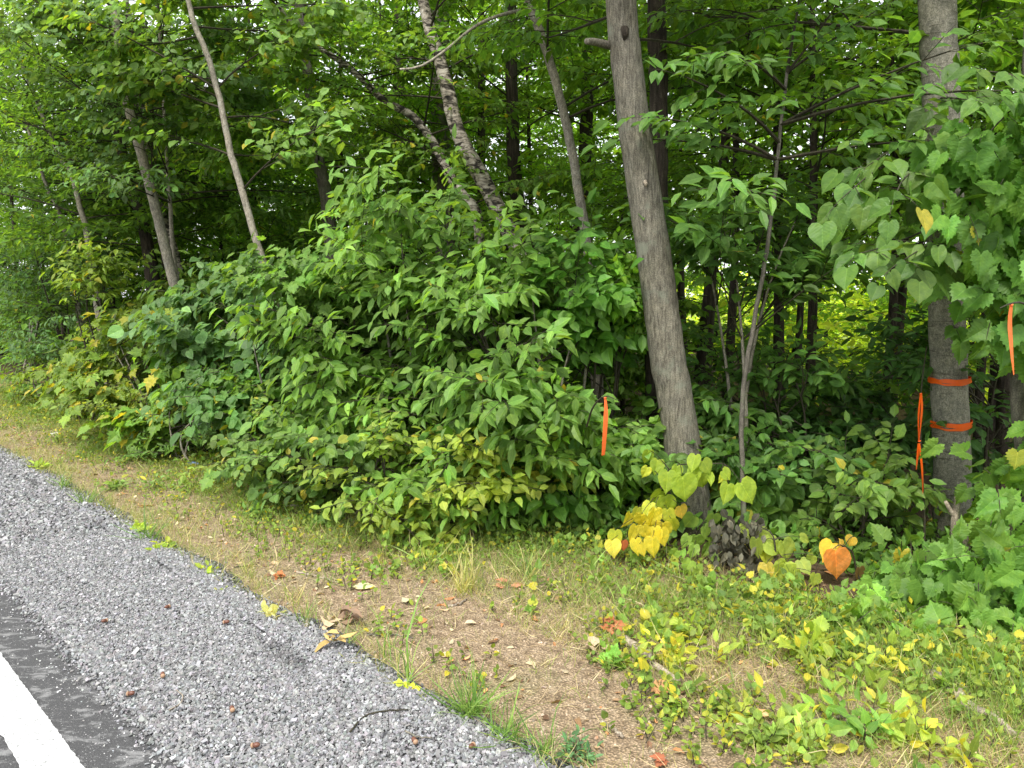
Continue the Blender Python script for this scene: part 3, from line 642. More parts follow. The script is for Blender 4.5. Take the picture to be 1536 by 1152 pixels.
# left group of thin pale trunks
tree('aspen_tree', 'tall pale slender trunk on the left rising the full height', 'tree', [(168, -15), (180, 80), (190, 150), (213, 235), (238, 330), (262, 430), (285, 530)], 9.0, (11, 16), B_PALE, sides=10, seed=50, top_up=1.,
     crown=crown_fn(2.9, 6, 24, 1.6, 1, 6, bias=(-.15, 1, 0), biasw=.75, size=.085, kind='round', col=(.14, .235, .085), light=OUT))
tree('aspen_tree', 'thin pale crooked trunk left of centre reaching a yellow tuft', 'tree', [(290, 30), (310, 80), (330, 150), (345, 225), (362, 280), (378, 340), (398, 400), (412, 450)], 7.8, (8, 11), B_PALE, sides=10, seed=51, top_up=.7,
     crown=crown_fn(2.6, 5.2, 15, 1.25, 1, 6, bias=(-.15, 1, 0), biasw=.75, size=.085, kind='round', col=(.13, .235, .045), light=OUT, pyel=.04))
for i, (lab, pix, Y, w) in enumerate([
    ('short bent pale trunk near the left edge', [(85, 225), (105, 255), (120, 310), (134, 372)], 11.0, (6, 9)),
    ('faint thin trunk leftmost behind the shrubs', [(70, 280), (85, 310), (102, 370)], 12.0, (5, 6)),
    ('thin brown stem right beside the tall pale trunk', [(250, 230), (256, 320), (262, 400), (268, 440)], 9.3, (5, 7))]):
    tree('aspen_tree', lab, 'tree', pix, Y, w, B_PALE, seed=60+i, sides=8, top_up=1.4, crown=crown_fn(2.6, 6, 24, 1.9, 1, 6, bias=(-.15, 1, 0), biasw=.75, size=.09, kind='ovate', col=(.10, .20, .045), light=OUT))

# ------------------------------------------------------------------ shrubs along the edge
def shrub(name, label, base, h, rad, seed, nb=30, cat='shrub', group=None, stems=4, lev=0, n=9, zlo=.12, toroad=.35, leafm=None, **spk):
    rng = np.random.default_rng(seed); pl = Plant(seed, **({'light': OUT, 'droop': .7} | spk))
    root = empty(name, tuple(float(x) for x in base)); tag(root, label, cat, group)
    g = Geo(); S = []
    for i in range(stems):
        th = rng.uniform(0, 6.28); e = base+np.array([math.cos(th)*rad*.45, math.sin(th)*rad*.45, h*rng.uniform(.7, .95)])
        b0 = base+np.array([rng.normal(0, .05), rng.normal(0, .05), -.03]); m = (b0+e)/2+np.array([rng.normal(0, .1), rng.normal(0, .1), .1*h])
        u = np.linspace(0, 1, 9)[:, None]; c = (1-u)**2*b0+2*u*(1-u)*m+u*u*e; tube(g, c, np.linspace(.011+.004*h, .004, 9), 6); S.append(c)
    g.build('stems', [B_TWIG if seed % 3 else B_PALE], root, smooth=True)
    K = 10; cth = np.arange(K)*2.4+rng.normal(0, .3, K); cz = zlo+(1-zlo)*((np.arange(K)*.618+rng.random()) % 1)**.8; cr = rng.uniform(.78, 1.22, K)
    for i in range(nb):
        c = S[rng.integers(stems)]; k = rng.integers(K)
        th = cth[k]+rng.normal(0, .30); zz = min(1, max(zlo, cz[k]+rng.normal(0, .055))); a = c[int(max(.1, min(1, zz*.9))*8)]
        prof = math.sqrt(max(.08, 1-(abs(zz-.5)/.58)**2.2))
        prof *= cr[k]*rng.uniform(.8, 1.12)
        e = base+np.array([math.cos(th)*rad*prof, math.sin(th)*rad*prof, h*zz*(1+.12*(cr[k]-1)/.22)])-N*toroad*rad*rng.random()
        e[2] = max(e[2], base[2]+.08)
        pl.branch(a, e+rng.normal(0, .06, 3), .006, n, .35, .1, lev)
    for c in S: pl.branch(c[-2], c[-1]+UP*.12+rng.normal(0, .05, 3), .005, n, .1, .0)
    pl.build('foliage', root, leafmat=leafm); return root
ASH = (.120, .228, .036); ELM = (.108, .205, .036); LIME = (.185, .285, .040); DARKG = (.070, .150, .036); BLUEG = (.088, .180, .050)
SH = [ # label, px, t, h, rad, kind, size, colour, nb, pyel
 ('dark fine leaved shrub at the far left edge', -60, 3.6, 3.0, 1.1, 'narrow', .085, DARKG, 34, .003),
 ('dark dense shrub at the left with drooping leaves', 35, 3.5, 2.8, 1.0, 'narrow', .09, BLUEG, 40, .01),
 ('blue green shrub second from the left edge', 110, 3.5, 2.5, .95, 'ovate', .085, BLUEG, 36, .003),
 ('yellow green shrub below the short bent pale trunk', 165, 3.3, 2.0, .85, 'ovate', .10, LIME, 32, .03),
 ('shrub with golden leaf patches left of the tall pale trunk', 215, 3.15, 1.3, .65, 'maple', .105, (.15, .24, .035), 26, .16),
 ('lobed leaf shrub with yellow tips at the foot of the tall pale trunk', 300, 3.15, 1.0, .5, 'maple', .11, (.12, .22, .035), 26, .12),
 ('light green round leaved shrub under the crooked pale trunk', 365, 3.55, 1.8, .7, 'round', .105, (.10, .19, .062), 30, .01),
 ('round leaved shrub with pale cream leaves near its foot', 425, 3.3, 1.5, .6, 'round', .095, (.085, .175, .045), 30, .05),
 ('vine smothered dark green shrub left of the central thicket', 480, 3.5, 1.8, .75, 'maple', .085, (.105, .20, .036), 42, .01),
 ('bright tipped ash shrub left in the central thicket', 545, 3.65, 1.7, .8, 'ovate', .11, ASH, 40, .002),
 ('tallest ash shrub peaking in front of the grey mossy trunk', 625, 3.8, 2.5, .85, 'ovate', .115, (.135, .25, .045), 46, .002),
 ('ash shrub with drooping leaflets in the middle of the thicket', 700, 3.7, 1.9, .8, 'ovate', .105, ASH, 40, .002),
 ('elm shrub with an orange tinged leaf right of the thicket middle', 775, 3.85, 1.9, .8, 'ovate', .11, ELM, 40, .004),
 ('darker broad leaved shrub left of the hanging orange ribbon', 828, 4.15, 1.9, .62, 'oval', .12, (.08, .19, .026), 34, .003),
 ('light leaved shrub around the hanging orange ribbon', 885, 4.3, 1.8, .45, 'ovate', .09, (.14, .28, .03), 34, .003)]
for i, (lab, px, t, h, rad, kind, size, col, nb, py) in enumerate(SH):
    shrub('shrub', lab, at_t(px, t), h, rad, 200+i, nb, group='tall shrubs along the edge of the wood', kind=kind, size=size, col=col, pyel=py, n=8)
LOW = [
 ('dark low bush at the foot of the leftmost shrubs', 60, 3.05, .75, .5, 'oval', .07, (.12, .20, .04)),
 ('low yellow green brambles at the left below the drooping shrub', 130, 2.95, .7, .5, 'oval', .07, (.19, .26, .045)),
 ('low bramble patch below the golden patched shrub', 215, 2.85, .55, .45, 'oval', .065, (.17, .24, .045)),
 ('small fern green bush left of the dark hollow', 270, 2.85, .55, .4, 'narrow', .07, (.10, .19, .04)),
 ('low bush with yellow flowers right of the dark hollow', 405, 2.95, .6, .4, 'narrow', .07, (.19, .27, .05)),
 ('round green low bush at the left end of the central thicket', 470, 3.0, .6, .45, 'round', .07, (.12, .21, .045)),
 ('low dark green bush below the vine smothered shrub', 535, 3.05, .65, .45, 'round', .075, (.105, .195, .04)),
 ('low bush of oval yellow green leaves below the central thicket', 610, 3.1, .6, .45, 'oval', .075, (.19, .28, .045)),
 ('low yellowing bush under the drooping ash shrub', 690, 3.3, .6, .45, 'oval', .075, (.25, .33, .05)),
 ('yellow green seedling bush left of the bright rosette bush', 770, 3.6, .55, .42, 'oval', .085, (.26, .34, .05)),
 ('bright fresh green rosette bush below the hanging orange ribbon', 865, 3.95, .75, .42, 'ovate', .085, (.17, .31, .05)),
 ('low leafy bush at the foot of the dark furrowed trunk', 950, 4.3, .6, .4, 'round', .09, (.11, .21, .04)),
 ('low bush right of the foot of the thick leaning trunk', 1100, 4.7, .35, .3, 'round', .10, (.10, .19, .035)),
 ('small shaded bush beneath the slim bare stemmed sapling', 1145, 4.9, .6, .4, 'oval', .09, (.07, .15, .03)),
 ('shaded leafy bush left of the taped tree', 1300, 4.9, .55, .35, 'oval', .085, (.11, .19, .035)),
]
for i, (lab, px, t, h, rad, kind, size, col) in enumerate(LOW):
    shrub('low_bush', lab, at_t(px, t), h, rad, 300+i, 16, 'bush', 'low bushes at the foot of the thicket', 3, n=5, zlo=.1, kind=kind, size=size, col=col, pairs=3, tw=.2, pyel=.03, droop=.4)
UND = [
 ('leafy understory shrub between the thick leaning trunk and the slim sapling', 1100, 5.9, 1.2, .5, 'ovate', .095, (.075, .17, .03)),
 ('broad low understory shrub right of the slim sapling', 1190, 5.3, 1.1, .5, 'ovate', .10, (.085, .18, .034)),
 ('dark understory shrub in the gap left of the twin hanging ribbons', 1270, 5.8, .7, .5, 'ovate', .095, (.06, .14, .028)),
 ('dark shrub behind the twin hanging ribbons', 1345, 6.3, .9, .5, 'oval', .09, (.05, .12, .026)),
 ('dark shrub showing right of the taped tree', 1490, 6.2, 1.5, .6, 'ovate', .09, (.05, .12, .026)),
 ('fan of light leaflets hanging right of the thick leaning trunk', 1120, 5.0, 2.45, .75, 'ovate', .12, (.09, .19, .036))]
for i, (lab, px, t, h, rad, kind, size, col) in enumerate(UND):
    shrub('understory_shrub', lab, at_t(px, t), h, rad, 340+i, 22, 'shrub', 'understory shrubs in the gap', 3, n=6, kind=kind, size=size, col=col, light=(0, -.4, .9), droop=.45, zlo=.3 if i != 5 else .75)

# second row and deeper saplings: four kinds, copied
def sapling_proto(seed, h, rad, nb, kind, size, col, leafm=None, zlo=.18, z1=1.0, lev=1, tier=.05):
    rng = np.random.default_rng(seed); pl = Plant(seed, kind=kind, size=size, col=col, pairs=3, light=(0, 0, 1), nvar=.4, droop=.4)
    root = empty('young_tree', (0, 0, 0)); g = Geo()
    u = np.linspace(0, 1, 12)[:, None]; c = np.hstack([.18*np.sin(u*3+seed)*u, .15*np.cos(u*4+seed)*u, u*h-.05]); tube(g, c, np.linspace(.012+.007*h, .01, 12), 8, 0, .04, rng); g.build('trunk', [B_DARK], root, smooth=True)
    for i in range(nb):
        zz = zlo+(z1-zlo)*(i+rng.random())/nb; a = c[min(11, int(zz*11))]; th = i*2.4+rng.normal(0, .3); L = rad*(1-.55*zz)*rng.uniform(.7, 1.2)
        pl.branch(a, a+np.array([math.cos(th)*L, math.sin(th)*L, L*rng.uniform(0, .35)]), .010, 6, .2, .05, lev)
    pl.branch(c[-2], c[-1]+UP*.3, .006, 7, .1, 0, 0)
    pl.build('crown', root, leafmat=leafm); return root
protos = [sapling_proto(401, 3.4, 1.3, 13, 'ovate', .10, (.125, .245, .034)), sapling_proto(402, 4.6, 1.6, 16, 'ovate', .10, (.115, .23, .034)),
          sapling_proto(403, 2.6, 1.1, 12, 'oval', .09, (.135, .26, .036)), sapling_proto(404, 5.4, 2.1, 15, 'ovate', .10, (.125, .245, .032), None, .42), sapling_proto(405, 1.95, .95, 12, 'ovate', .10, (.12, .235, .034))]
SPOTS = [(-120, 4.8, 1, 0), (-20, 4.9, 0, 0), (70, 5.2, 1, 1), (160, 4.8, 0, 1), (240, 5.2, 2, 0), (320, 4.9, 4, 2), (400, 4.9, 4, 1), (480, 4.9, 4, 0), (560, 5.2, 4, 1), (640, 5.1, 4, 2), (730, 5.2, 4, 0), (820, 5.3, 4, 2), (900, 5.9, 4, 1), (935, 6.8, 2, 0),
         (30, 6.6, 1, 2), (130, 7.0, 1, 0), (230, 6.6, 1, 1), (340, 6.9, 1, 2), (450, 7.0, 2, 0), (560, 8.2, 1, 1), (860, 7.0, 2, 0), (1060, 8.6, 3, 2), (1090, 6.9, 3, 0), (1215, 6.3, 3, 1), (1330, 6.9, 3, 1), (520, 7.6, 3, 2), (340, 6.2, 3, 0), (1420, 8.2, 3, 0), (1200, 8.0, 3, 2), (1340, 7.6, 3, 1), (1480, 7.4, 1, 2), (1570, 6.6, 1, 0), ]
LB = 'young leafy tree filling the second row behind the shrubs'
rr = random.Random(9)
for p in protos: tag(p, LB, 'sapling', 'young trees behind the first row of shrubs')
used = set()
for k, (px, t, pi, rot) in enumerate(SPOTS):
    b = at_t(px, t); s_ = rr.uniform(.85, 1.15)
    if pi not in used:
        used.add(pi); o = protos[pi]; o.location = tuple(b); o.rotation_euler = (0, 0, rr.uniform(0, 6.28)); o.scale = (s_,)*3
    else: copy_tree(protos[pi], tuple(b), rr.uniform(0, 6.28), (s_,)*3)
# background trees, deeper still
bgp = [sapling_proto(411, 7.8, 2.6, 21, 'low', .12, (.145, .285, .032), M_LEAFFAR, .16), sapling_proto(412, 7.0, 2.9, 20, 'low', .12, (.165, .31, .034), M_LEAFFAR, .12),
       sapling_proto(413, 5.5, 2.2, 22, 'low', .115, (.18, .34, .036), M_LEAFFAR, .05),
       sapling_proto(414, 8.0, 3.0, 19, 'low', .12, (.165, .32, .034), M_LEAFFAR, .36),
       sapling_proto(415, 7.5, 2.3, 34, 'low', .12, (.12, .23, .045), M_LEAFFAR, .06)]
for p in bgp: p.name = 'background_tree'; tag(p, 'full leafed tree deep in the wood behind the named trunks', 'tree', 'background trees deep in the wood')
used = set(); k = 0
for row, (t, step, off) in enumerate([(9.2, 2.9, 0), (11.8, 3.1, 1.4), (14.6, 3.4, .5), (17.5, 4.2, 2.0)]):
    s_ = -9-row*2.2+off
    while s_ < 26+row*3:
        tt = t+rr.uniform(-.8, .8); b = XY(s_+rr.uniform(-.7, .7), tt); b[2] = height(s_, tt)
        pr = rr.choice([0, 1, 1, 2] if row < 3 else [0, 1, 2]); sc = rr.uniform(.8, 1.12)
        visible = b[1] > 0 and abs(b[0]/b[1]) < .95
        if b[1] > 0 and b[0]/b[1] > .12 and t < 17: pr = 3
        if b[1] > 0 and b[0]/b[1] > .12 and 11 < t < 13: visible = False
        if b[1] > 0 and .36 < b[0]/b[1] < .5 and t < 17: visible = False
        if visible:
            if pr not in used: used.add(pr); o = bgp[pr]; o.location = tuple(b); o.rotation_euler = (0, 0, rr.uniform(0, 6.28)); o.scale = (sc,)*3
            else: copy_tree(bgp[pr], tuple(b), rr.uniform(0, 6.28), (sc, sc, sc))
            k += 1
        s_ += step
for p in bgp[:2]:
    pass
eg = [(9.5, 5.8, 0), (11.2, 5.2, 4), (12.8, 4.5, 4), (14.5, 4.2, 4), (16, 5.4, 4), (17.5, 4.2, 4), (19, 5.4, 4), (21, 4.2, 4), (10.5, 7.5, 4), (23.5, 5.2, 0), (26, 4.2, 1), (29, 5.0, 0), (32, 4.4, 1), (36, 5.2, 0), (41, 4.4, 1), (47, 5, 0), (54, 4.4, 1), (62, 5, 0), (70, 4.5, 1)]
for s_, t, pr in eg:
    b = XY(s_, t+.4); b[2] = height(s_, t); o = copy_tree(bgp[pr], tuple(b), rr.uniform(0, 6.28), (rr.uniform(.85, 1.1),)*3, 'tree of the dark wall of foliage receding along the road at the left'); o['group'] = 'trees lining the road towards the left'
for px, t in [(60, 6.0), (0, 5.0), (150, 6.8), (260, 7.6), (-40, 4.6), (420, 9.5), (380, 7.6), (500, 8.6), (620, 11), (760, 11.5), (880, 12), (1000, 13.2), (1075, 15), (1225, 15.6), (1380, 14.8), (1460, 13.2), (1530, 14.5)]:
    b = at_t(px, t); o = copy_tree(bgp[2 if px > 900 else (1 if px % 20 else 4)], tuple(b), rr.uniform(0, 6.28), (rr.uniform(.95, 1.3),)*3)
    if px < 300: o['label'] = 'tree of the dark wall of foliage receding along the road at the left'; o['group'] = 'trees lining the road towards the left'
    else: o['label'] = 'full leafed tree deep in the wood behind the named trunks'; o['group'] = 'background trees deep in the wood'
for p in protos+bgp:      # a kind that stands nowhere is not kept at the origin
    if Vector(p.location).length < .01:
        for ch in list(p.children): bpy.data.objects.remove(ch)
        bpy.data.objects.remove(p)
# bright bushes at the edge of the clearing behind, one unbroken mass
rng = np.random.default_rng(90); pl = Plant(91, kind='low', size=.16, pairs=3, tw=.5, col=(.42, .54, .07), var=.3, wood=False, light=(0, 0, 1))
n = 12000; s = rng.uniform(-25, 45, n); t = np.where(s < 6, rng.uniform(9.6, 21, n), rng.uniform(19, 24, n)); z = (1.2+1.0*np.array([mnoise.noise(Vector((a*.4, b*.4, 0))) for a, b in zip(s, t)]))*rng.random(n)**.7*1.3
q = s[:, None]*U+t[:, None]*N; q[:, 2] = z+.1; pl.twigs(q, rng.normal(0, 1, (n, 3))+UP*.6, .5); pl.emit()
tag(pl.g.build('clearing_thicket', [B_TWIG, M_LEAFFAR]), 'bright yellow green thicket at the clearing behind the wood', 'thicket', kind='stuff')
pl = Plant(92, kind='low', size=.55, pairs=3, tw=1.2, col=(.07, .14, .035), var=.3, wood=False)
n = 7000; s = rng.uniform(-60, 110, n); t = rng.uniform(60, 70, n); q = s[:, None]*U+t[:, None]*N; q[:, 2] = 7*rng.random(n)*(1+.4*np.sin(s*.3)); pl.twigs(q, rng.normal(0, 1, (n, 3)), 1.2); pl.emit()
tag(pl.g.build('distant_wood', [B_TWIG, M_LEAFFAR]), 'far treeline beyond the clearing seen only in small gaps', 'wood', kind='stuff')

# ------------------------------------------------------------------ yellow basswood seedlings with individually placed leaves
def placed(name, label, stem, spots, seed, cat='seedling', size=1.0, woodm=B_TWIG, kind='heart'):
    rng = np.random.default_rng(seed); b = stem[0]; root = empty(name, tuple(float(x) for x in b)); tag(root, label, cat)
    g = Geo(); c, r = resample(stem, np.linspace(.008, .003, len(stem)), 12); tube(g, c, r, 6)
    pos = np.array([P(x, y, Y) for x, y, Y, sz, ang, cl in spots])
    g2 = Geo()
    for (x, y, Y, sz, ang, cl), p in zip(spots, pos):
        s3 = sz/FPX*Y*size; d = np.array([math.sin(R(ang)), -.18+rng.normal(0, .1), -math.cos(R(ang))]); d = unit(d)
        nn = unit(np.array([rng.normal(0, .45), -1, .5+rng.normal(0, .4)])); d = unit(d+np.array([rng.normal(0, .25), rng.normal(0, .25), 0])); s3 *= rng.uniform(.75, 1.05); a = p-d*s3*.5
        k = int(np.argmin(np.linalg.norm(c-a, axis=1))); m = (c[k]+a)/2+UP*.03; u = np.linspace(0, 1, 5)[:, None]
        tube(g, (1-u)**2*c[k]+2*u*(1-u)*m+u*u*a, [.0028, .0024, .002, .0017, .0014], 4)
        leaves(g2, kind, a[None], d[None], nn[None], s3, np.array([cl])*np.exp(rng.normal(0, .16)), 0, np.array([rng.uniform(.4, 1.7)]))
    g.build('stem', [woodm], root); g2.build('foliage', [M_LEAF], root); return root
Yg, Yy, Yo, Gr, Rd = (.29, .40, .045), (.52, .46, .04), (.70, .30, .06), (.17, .27, .045), (.45, .13, .05)
Yl = (.40, .44, .045)
sp1 = [(971, 685, 4.5, 26, 10, Yg), (985, 700, 4.5, 24, -20, Yg), (968, 708, 4.5, 22, -25, Yl), (1040, 694, 4.4, 26, -15, Yg), (1060, 700, 4.4, 26, 25, Yg), (1042, 712, 4.4, 30, -5, Yg), (1001, 722, 4.4, 34, -12, Yg), (1015, 708, 4.45, 28, 10, Yg), (1027, 732, 4.35, 40, 8, Yg), (1052, 722, 4.4, 24, 20, Yg), (1066, 718, 4.4, 26, 30, Yg),
 (1090, 712, 4.35, 26, 40, Yg), (1085, 716, 4.38, 22, -30, Yl), (1090, 740, 4.3, 40, -4, Yg), (1121, 738, 4.3, 44, 35, Yg),
 (985, 745, 4.45, 30, -10, Yg), (1000, 757, 4.45, 32, 15, Yg), (972, 765, 4.4, 30, -25, Yl), (955, 770, 4.4, 26, -10, Yl), (962, 782, 4.35, 28, 5, Yy), (980, 778, 4.35, 34, 0, Yy), (1003, 775, 4.4, 28, 10, Yl), (1010, 788, 4.4, 26, 15, Yl), (1022, 768, 4.4, 26, 25, (.5, .36, .05)),
 (942, 780, 4.4, 26, -20, Yy), (950, 800, 4.35, 28, -5, Yy), (967, 798, 4.3, 30, 6, Yy), (985, 803, 4.3, 34, 15, Yy), (995, 795, 4.35, 30, 20, Yy), (922, 808, 4.35, 36, -10, Yl), (920, 822, 4.3, 26, 5, (.7, .6, .08)), (935, 818, 4.35, 22, 5, Rd), (955, 820, 4.3, 26, 0, Yy), (963, 825, 4.25, 24, 20, Yy), (978, 820, 4.25, 38, 4, Yy), (995, 806, 4.3, 30, 20, Yy)]
placed('basswood_seedling', 'yellow leaved basswood seedling glowing in front of the thick leaning trunk', [P(1000, 850, 4.55)*np.array([1, 1, 0]), P(1000, 800, 4.55), P(990, 740, 4.5), P(1010, 700, 4.5), P(1085, 695, 4.45)], sp1, 1)
sp2 = [(1034, 782, 4.5, 26, 0, Gr), (1028, 812, 4.4, 24, -30, Gr), (1046, 812, 4.4, 26, 20, Gr), (1040, 826, 4.35, 28, 0, Gr), (1063, 800, 4.4, 30, 30, Gr), (1068, 815, 4.4, 28, 15, Gr), (1060, 826, 4.4, 24, -5, Gr), (1070, 780, 4.45, 28, 10, Gr), (1010, 832, 4.3, 24, -10, Gr), (1032, 850, 4.2, 24, -20, (.22, .34, .05)), (1048, 856, 4.2, 26, 15, (.22, .34, .05)), (1042, 866, 4.15, 26, 0, (.24, .35, .05))]
placed('basswood_seedling', 'shaded green basswood seedling under the yellow one', [P(1045, 870, 4.5)*np.array([1, 1, 0]), P(1045, 850, 4.5), P(1045, 800, 4.5)], sp2, 2)
LG = (.26, .34, .055)
sp3 = [(1135, 822, 4.2, 36, 10, LG), (1118, 798, 4.3, 26, 60, LG), (1160, 820, 4.2, 30, 60, LG), (1180, 825, 4.2, 34, 25, LG), (1150, 835, 4.2, 24, 0, Yl), (1172, 860, 4.1, 42, -8, LG), (1192, 868, 4.1, 26, 20, LG), (1150, 858, 4.1, 28, -15, (.5, .42, .08)), (1207, 850, 4.15, 26, 15, LG), (1216, 840, 4.15, 26, -10, LG), (1208, 808, 4.2, 20, 70, LG), (1145, 800, 4.25, 20, -40, LG), (1222, 870, 4.05, 28, -15, LG)]
placed('basswood_seedling', 'light green basswood seedling left of the orange and yellow leaves', [P(1165, 900, 4.2)*np.array([1, 1, 0]), P(1165, 860, 4.2), P(1160, 805, 4.2), P(1140, 790, 4.25)], sp3, 3)
sp4 = [(1243, 826, 4.1, 42, -55, (.60, .42, .035)), (1256, 845, 4.05, 44, -18, (.58, .23, .05)), (1262, 815, 4.1, 18, -170, (.5, .36, .08)), (1276, 812, 4.1, 22, -10, (.55, .38, .06)), (1290, 862, 4.15, 26, -10, (.17, .11, .04)), (1250, 838, 4.08, 24, 20, (.55, .30, .04))]
placed('basswood_seedling', 'small seedling holding one yellow and one orange leaf', [P(1288, 900, 4.15)*np.array([1, 1, 0]), P(1285, 860, 4.15), P(1278, 828, 4.12), P(1262, 818, 4.1)], sp4, 4)

# ------------------------------------------------------------------ vines on the right
def vine(label, pixs, Y, seed, n, size, col, spread, group=None):
    rng = np.random.default_rng(seed); pts = [P(x, y, Y+rng.normal(0, .08)) for x, y in pixs]
    pts[0][2] = height(*st(pts[0])) if pixs[0][1] > 700 else pts[0][2]
    root = empty('grape_vine', tuple(float(v) for v in pts[0])); tag(root, label, 'vine', group); g = Geo(); c, r = resample(pts, np.linspace(.009, .004, len(pts)), 24); tube(g, c, r, 6); g.build('stem', [B_TWIG], root, smooth=True)
    pl = Plant(seed, kind='grape', size=size, pairs=1, tw=.16, droop=1.3, col=col, var=.16, light=(0, -.75, .65), nvar=.35, pyel=.01, curl=1.1)
    k = rng.integers(0, 24, n); q = c[k]+rng.normal(0, 1, (n, 3))*np.array(spread); q[:, 2] = np.maximum(q[:, 2], .06)
    pl.twigs(q, rng.normal(0, .6, (n, 3))+np.array([0, -.4, -.1]), .16*rng.uniform(.5, 1.5, n)); pl.build('foliage', root); return root
VG = (.10, .22, .035)
tree('vine_tree', 'pale trunk at the right edge carrying the hanging grape vine', 'tree', [(1545, 60), (1540, 300), (1524, 520), (1530, 640), (1537, 730), (1538, 850)], 4.3, (16, 22), B_GREY, sides=12, seed=71, top_up=.8)
vine('grape vine curtain hanging down over the taped tree from the upper right', [(1515, 470), (1470, 400), (1455, 300), (1470, 220), (1530, 150)], 4.2, 501, 110, .115, VG, (.13, .10, .10))
vine('grape vine draped on the trunk at the far right edge', [(1590, 760), (1575, 600), (1545, 420), (1550, 250), (1560, 150)], 4.1, 502, 110, .12, (.12, .25, .04), (.10, .12, .10))
vine('sprawling grape vine mound left of the taped tree foot', [(1365, 910), (1355, 880), (1350, 850), (1365, 830)], 4.1, 503, 45, .115, (.13, .25, .045), (.10, .10, .08))
vine('sprawling grape vine mound in front of the taped tree foot', [(1420, 950), (1430, 920), (1425, 880), (1450, 850)], 3.9, 504, 60, .115, (.12, .24, .04), (.15, .12, .08))
vine('grape vine mound in the lower right corner', [(1500, 990), (1510, 940), (1515, 880), (1540, 840)], 3.75, 505, 85, .12, (.11, .23, .038), (.16, .12, .10))
vine('grape leaves climbing between the taped tree and the right edge', [(1520, 900), (1505, 820), (1500, 740), (1505, 690)], 4.2, 506, 22, .12, (.14, .27, .045), (.06, .1, .10))
vine('low grape vine runner spilling onto the verge at the right', [(1330, 960), (1370, 950), (1440, 965), (1540, 1000)], 3.6, 507, 45, .095, (.15, .28, .045), (.16, .12, .04))

# dead leaves and forked stub by the taped tree
g = Geo(); rng = np.random.default_rng(8)
for pp in ([(1452, 850), (1446, 800), (1428, 770), (1418, 752)], [(1432, 775), (1436, 752), (1434, 745)]):
    c, r = resample([P(x, y, 4.35) for x, y in pp], np.linspace(.022, .010, len(pp)), 10); c[0][2] = min(c[0][2], .1); tube(g, c, r, 10, 0, .06, rng)
o = g.build('forked_stub', [B_DEAD], smooth=True, origin=G(1452, 850)); tag(o, 'forked grey dead stub at the foot of the taped tree', 'dead branch')
g = Geo(); n = 230; q = np.array([G(rng.uniform(1072, 1166), rng.uniform(845, 878)) for _ in range(n)]); q[:, 2] = rng.random(n)*.28+.02; q[:, 1] += .15
leaves(g, 'oval', q, np.stack([rng.normal(0, .5, n), rng.normal(-.3, .3, n), -np.ones(n)], 1), np.stack([rng.normal(0, .4, n), -np.ones(n), rng.normal(.2, .4, n)], 1), rng.uniform(.045, .08, n), np.array([(.07, .068, .048)])*np.exp(rng.normal(0, .3, (n, 1))), 1, rng.uniform(-1, 3, n))
for i in range(8):
    a = G(1118, 868)+np.array([0, .2, 0]); tube(g, [a, a+np.array([rng.normal(0, .07), -.02, .12]), a+np.array([rng.normal(0, .12), -.04, .24])], [.005, .003, .002], 4)
o = g.build('dead_leaf_clump', [B_TWIG, M_DRY], origin=G(1118, 875)); tag(o, 'withered grey leaf clump in the shade right of the thick leaning trunk', 'dead plant')

# ------------------------------------------------------------------ orange tapes and ribbons
ORANGE = tape_material('orange_tape', (.98, .165, .010)); ORANGE2 = tape_material('orange_ribbon', (.98, .22, .05))
def band(py, label, seed, cross):
    rng = np.random.default_rng(seed); z = P(1427, py, 4.85-.12)[2]; k = int(np.argmin(abs(TC[:, 2]-z))); c = TC[k]; r = TR[k]*1.04
    th = np.linspace(0, 2*np.pi, 73); g = Geo()
    for j, (off, h, ph) in enumerate(((.0, .009, 0), (.006, .007, 2.2), (-.007, .007, 4.0), (.002, .010, 5.1))):
        rr_ = r+.004+.0022*j+.0015*np.sin(th*9+ph)
        zz = z+off*np.sin(th+ph)*cross*1.6+off+.003*np.sin(th*3+ph)+.002*np.sin(th*7+ph*2)
        hh = h*(1+.25*np.sin(th*2+ph)); V = []
        for rs in (0, .0012):
            for sg in (1, -1):
                V.append(np.stack([c[0]+(rr_+rs)*np.cos(th), c[1]+(rr_+rs)*np.sin(th), zz+sg*hh], 1))
        n = len(th); V = np.concatenate(V); i = np.arange(n-1)
        f = [np.stack([i+a, i+1+a, i+1+b, i+b], 1) for a, b in ((0, n), (2*n, 3*n), (0, 2*n), (n, 3*n))]; g.add(V, np.vstack(f))
    a = math.radians(250); q = np.array([c[0]+(r+.012)*math.cos(a), c[1]+(r+.012)*math.sin(a), z]); 
    o = g.build('marking_tape', [ORANGE], origin=(c[0], c[1], z)); tag(o, label, 'tape'); return o
band(573, 'upper orange tape wound round the grey trunk on the right', 1, 1.0)
band(640, 'lower orange tape wound round the grey trunk on the right', 2, 1.5)
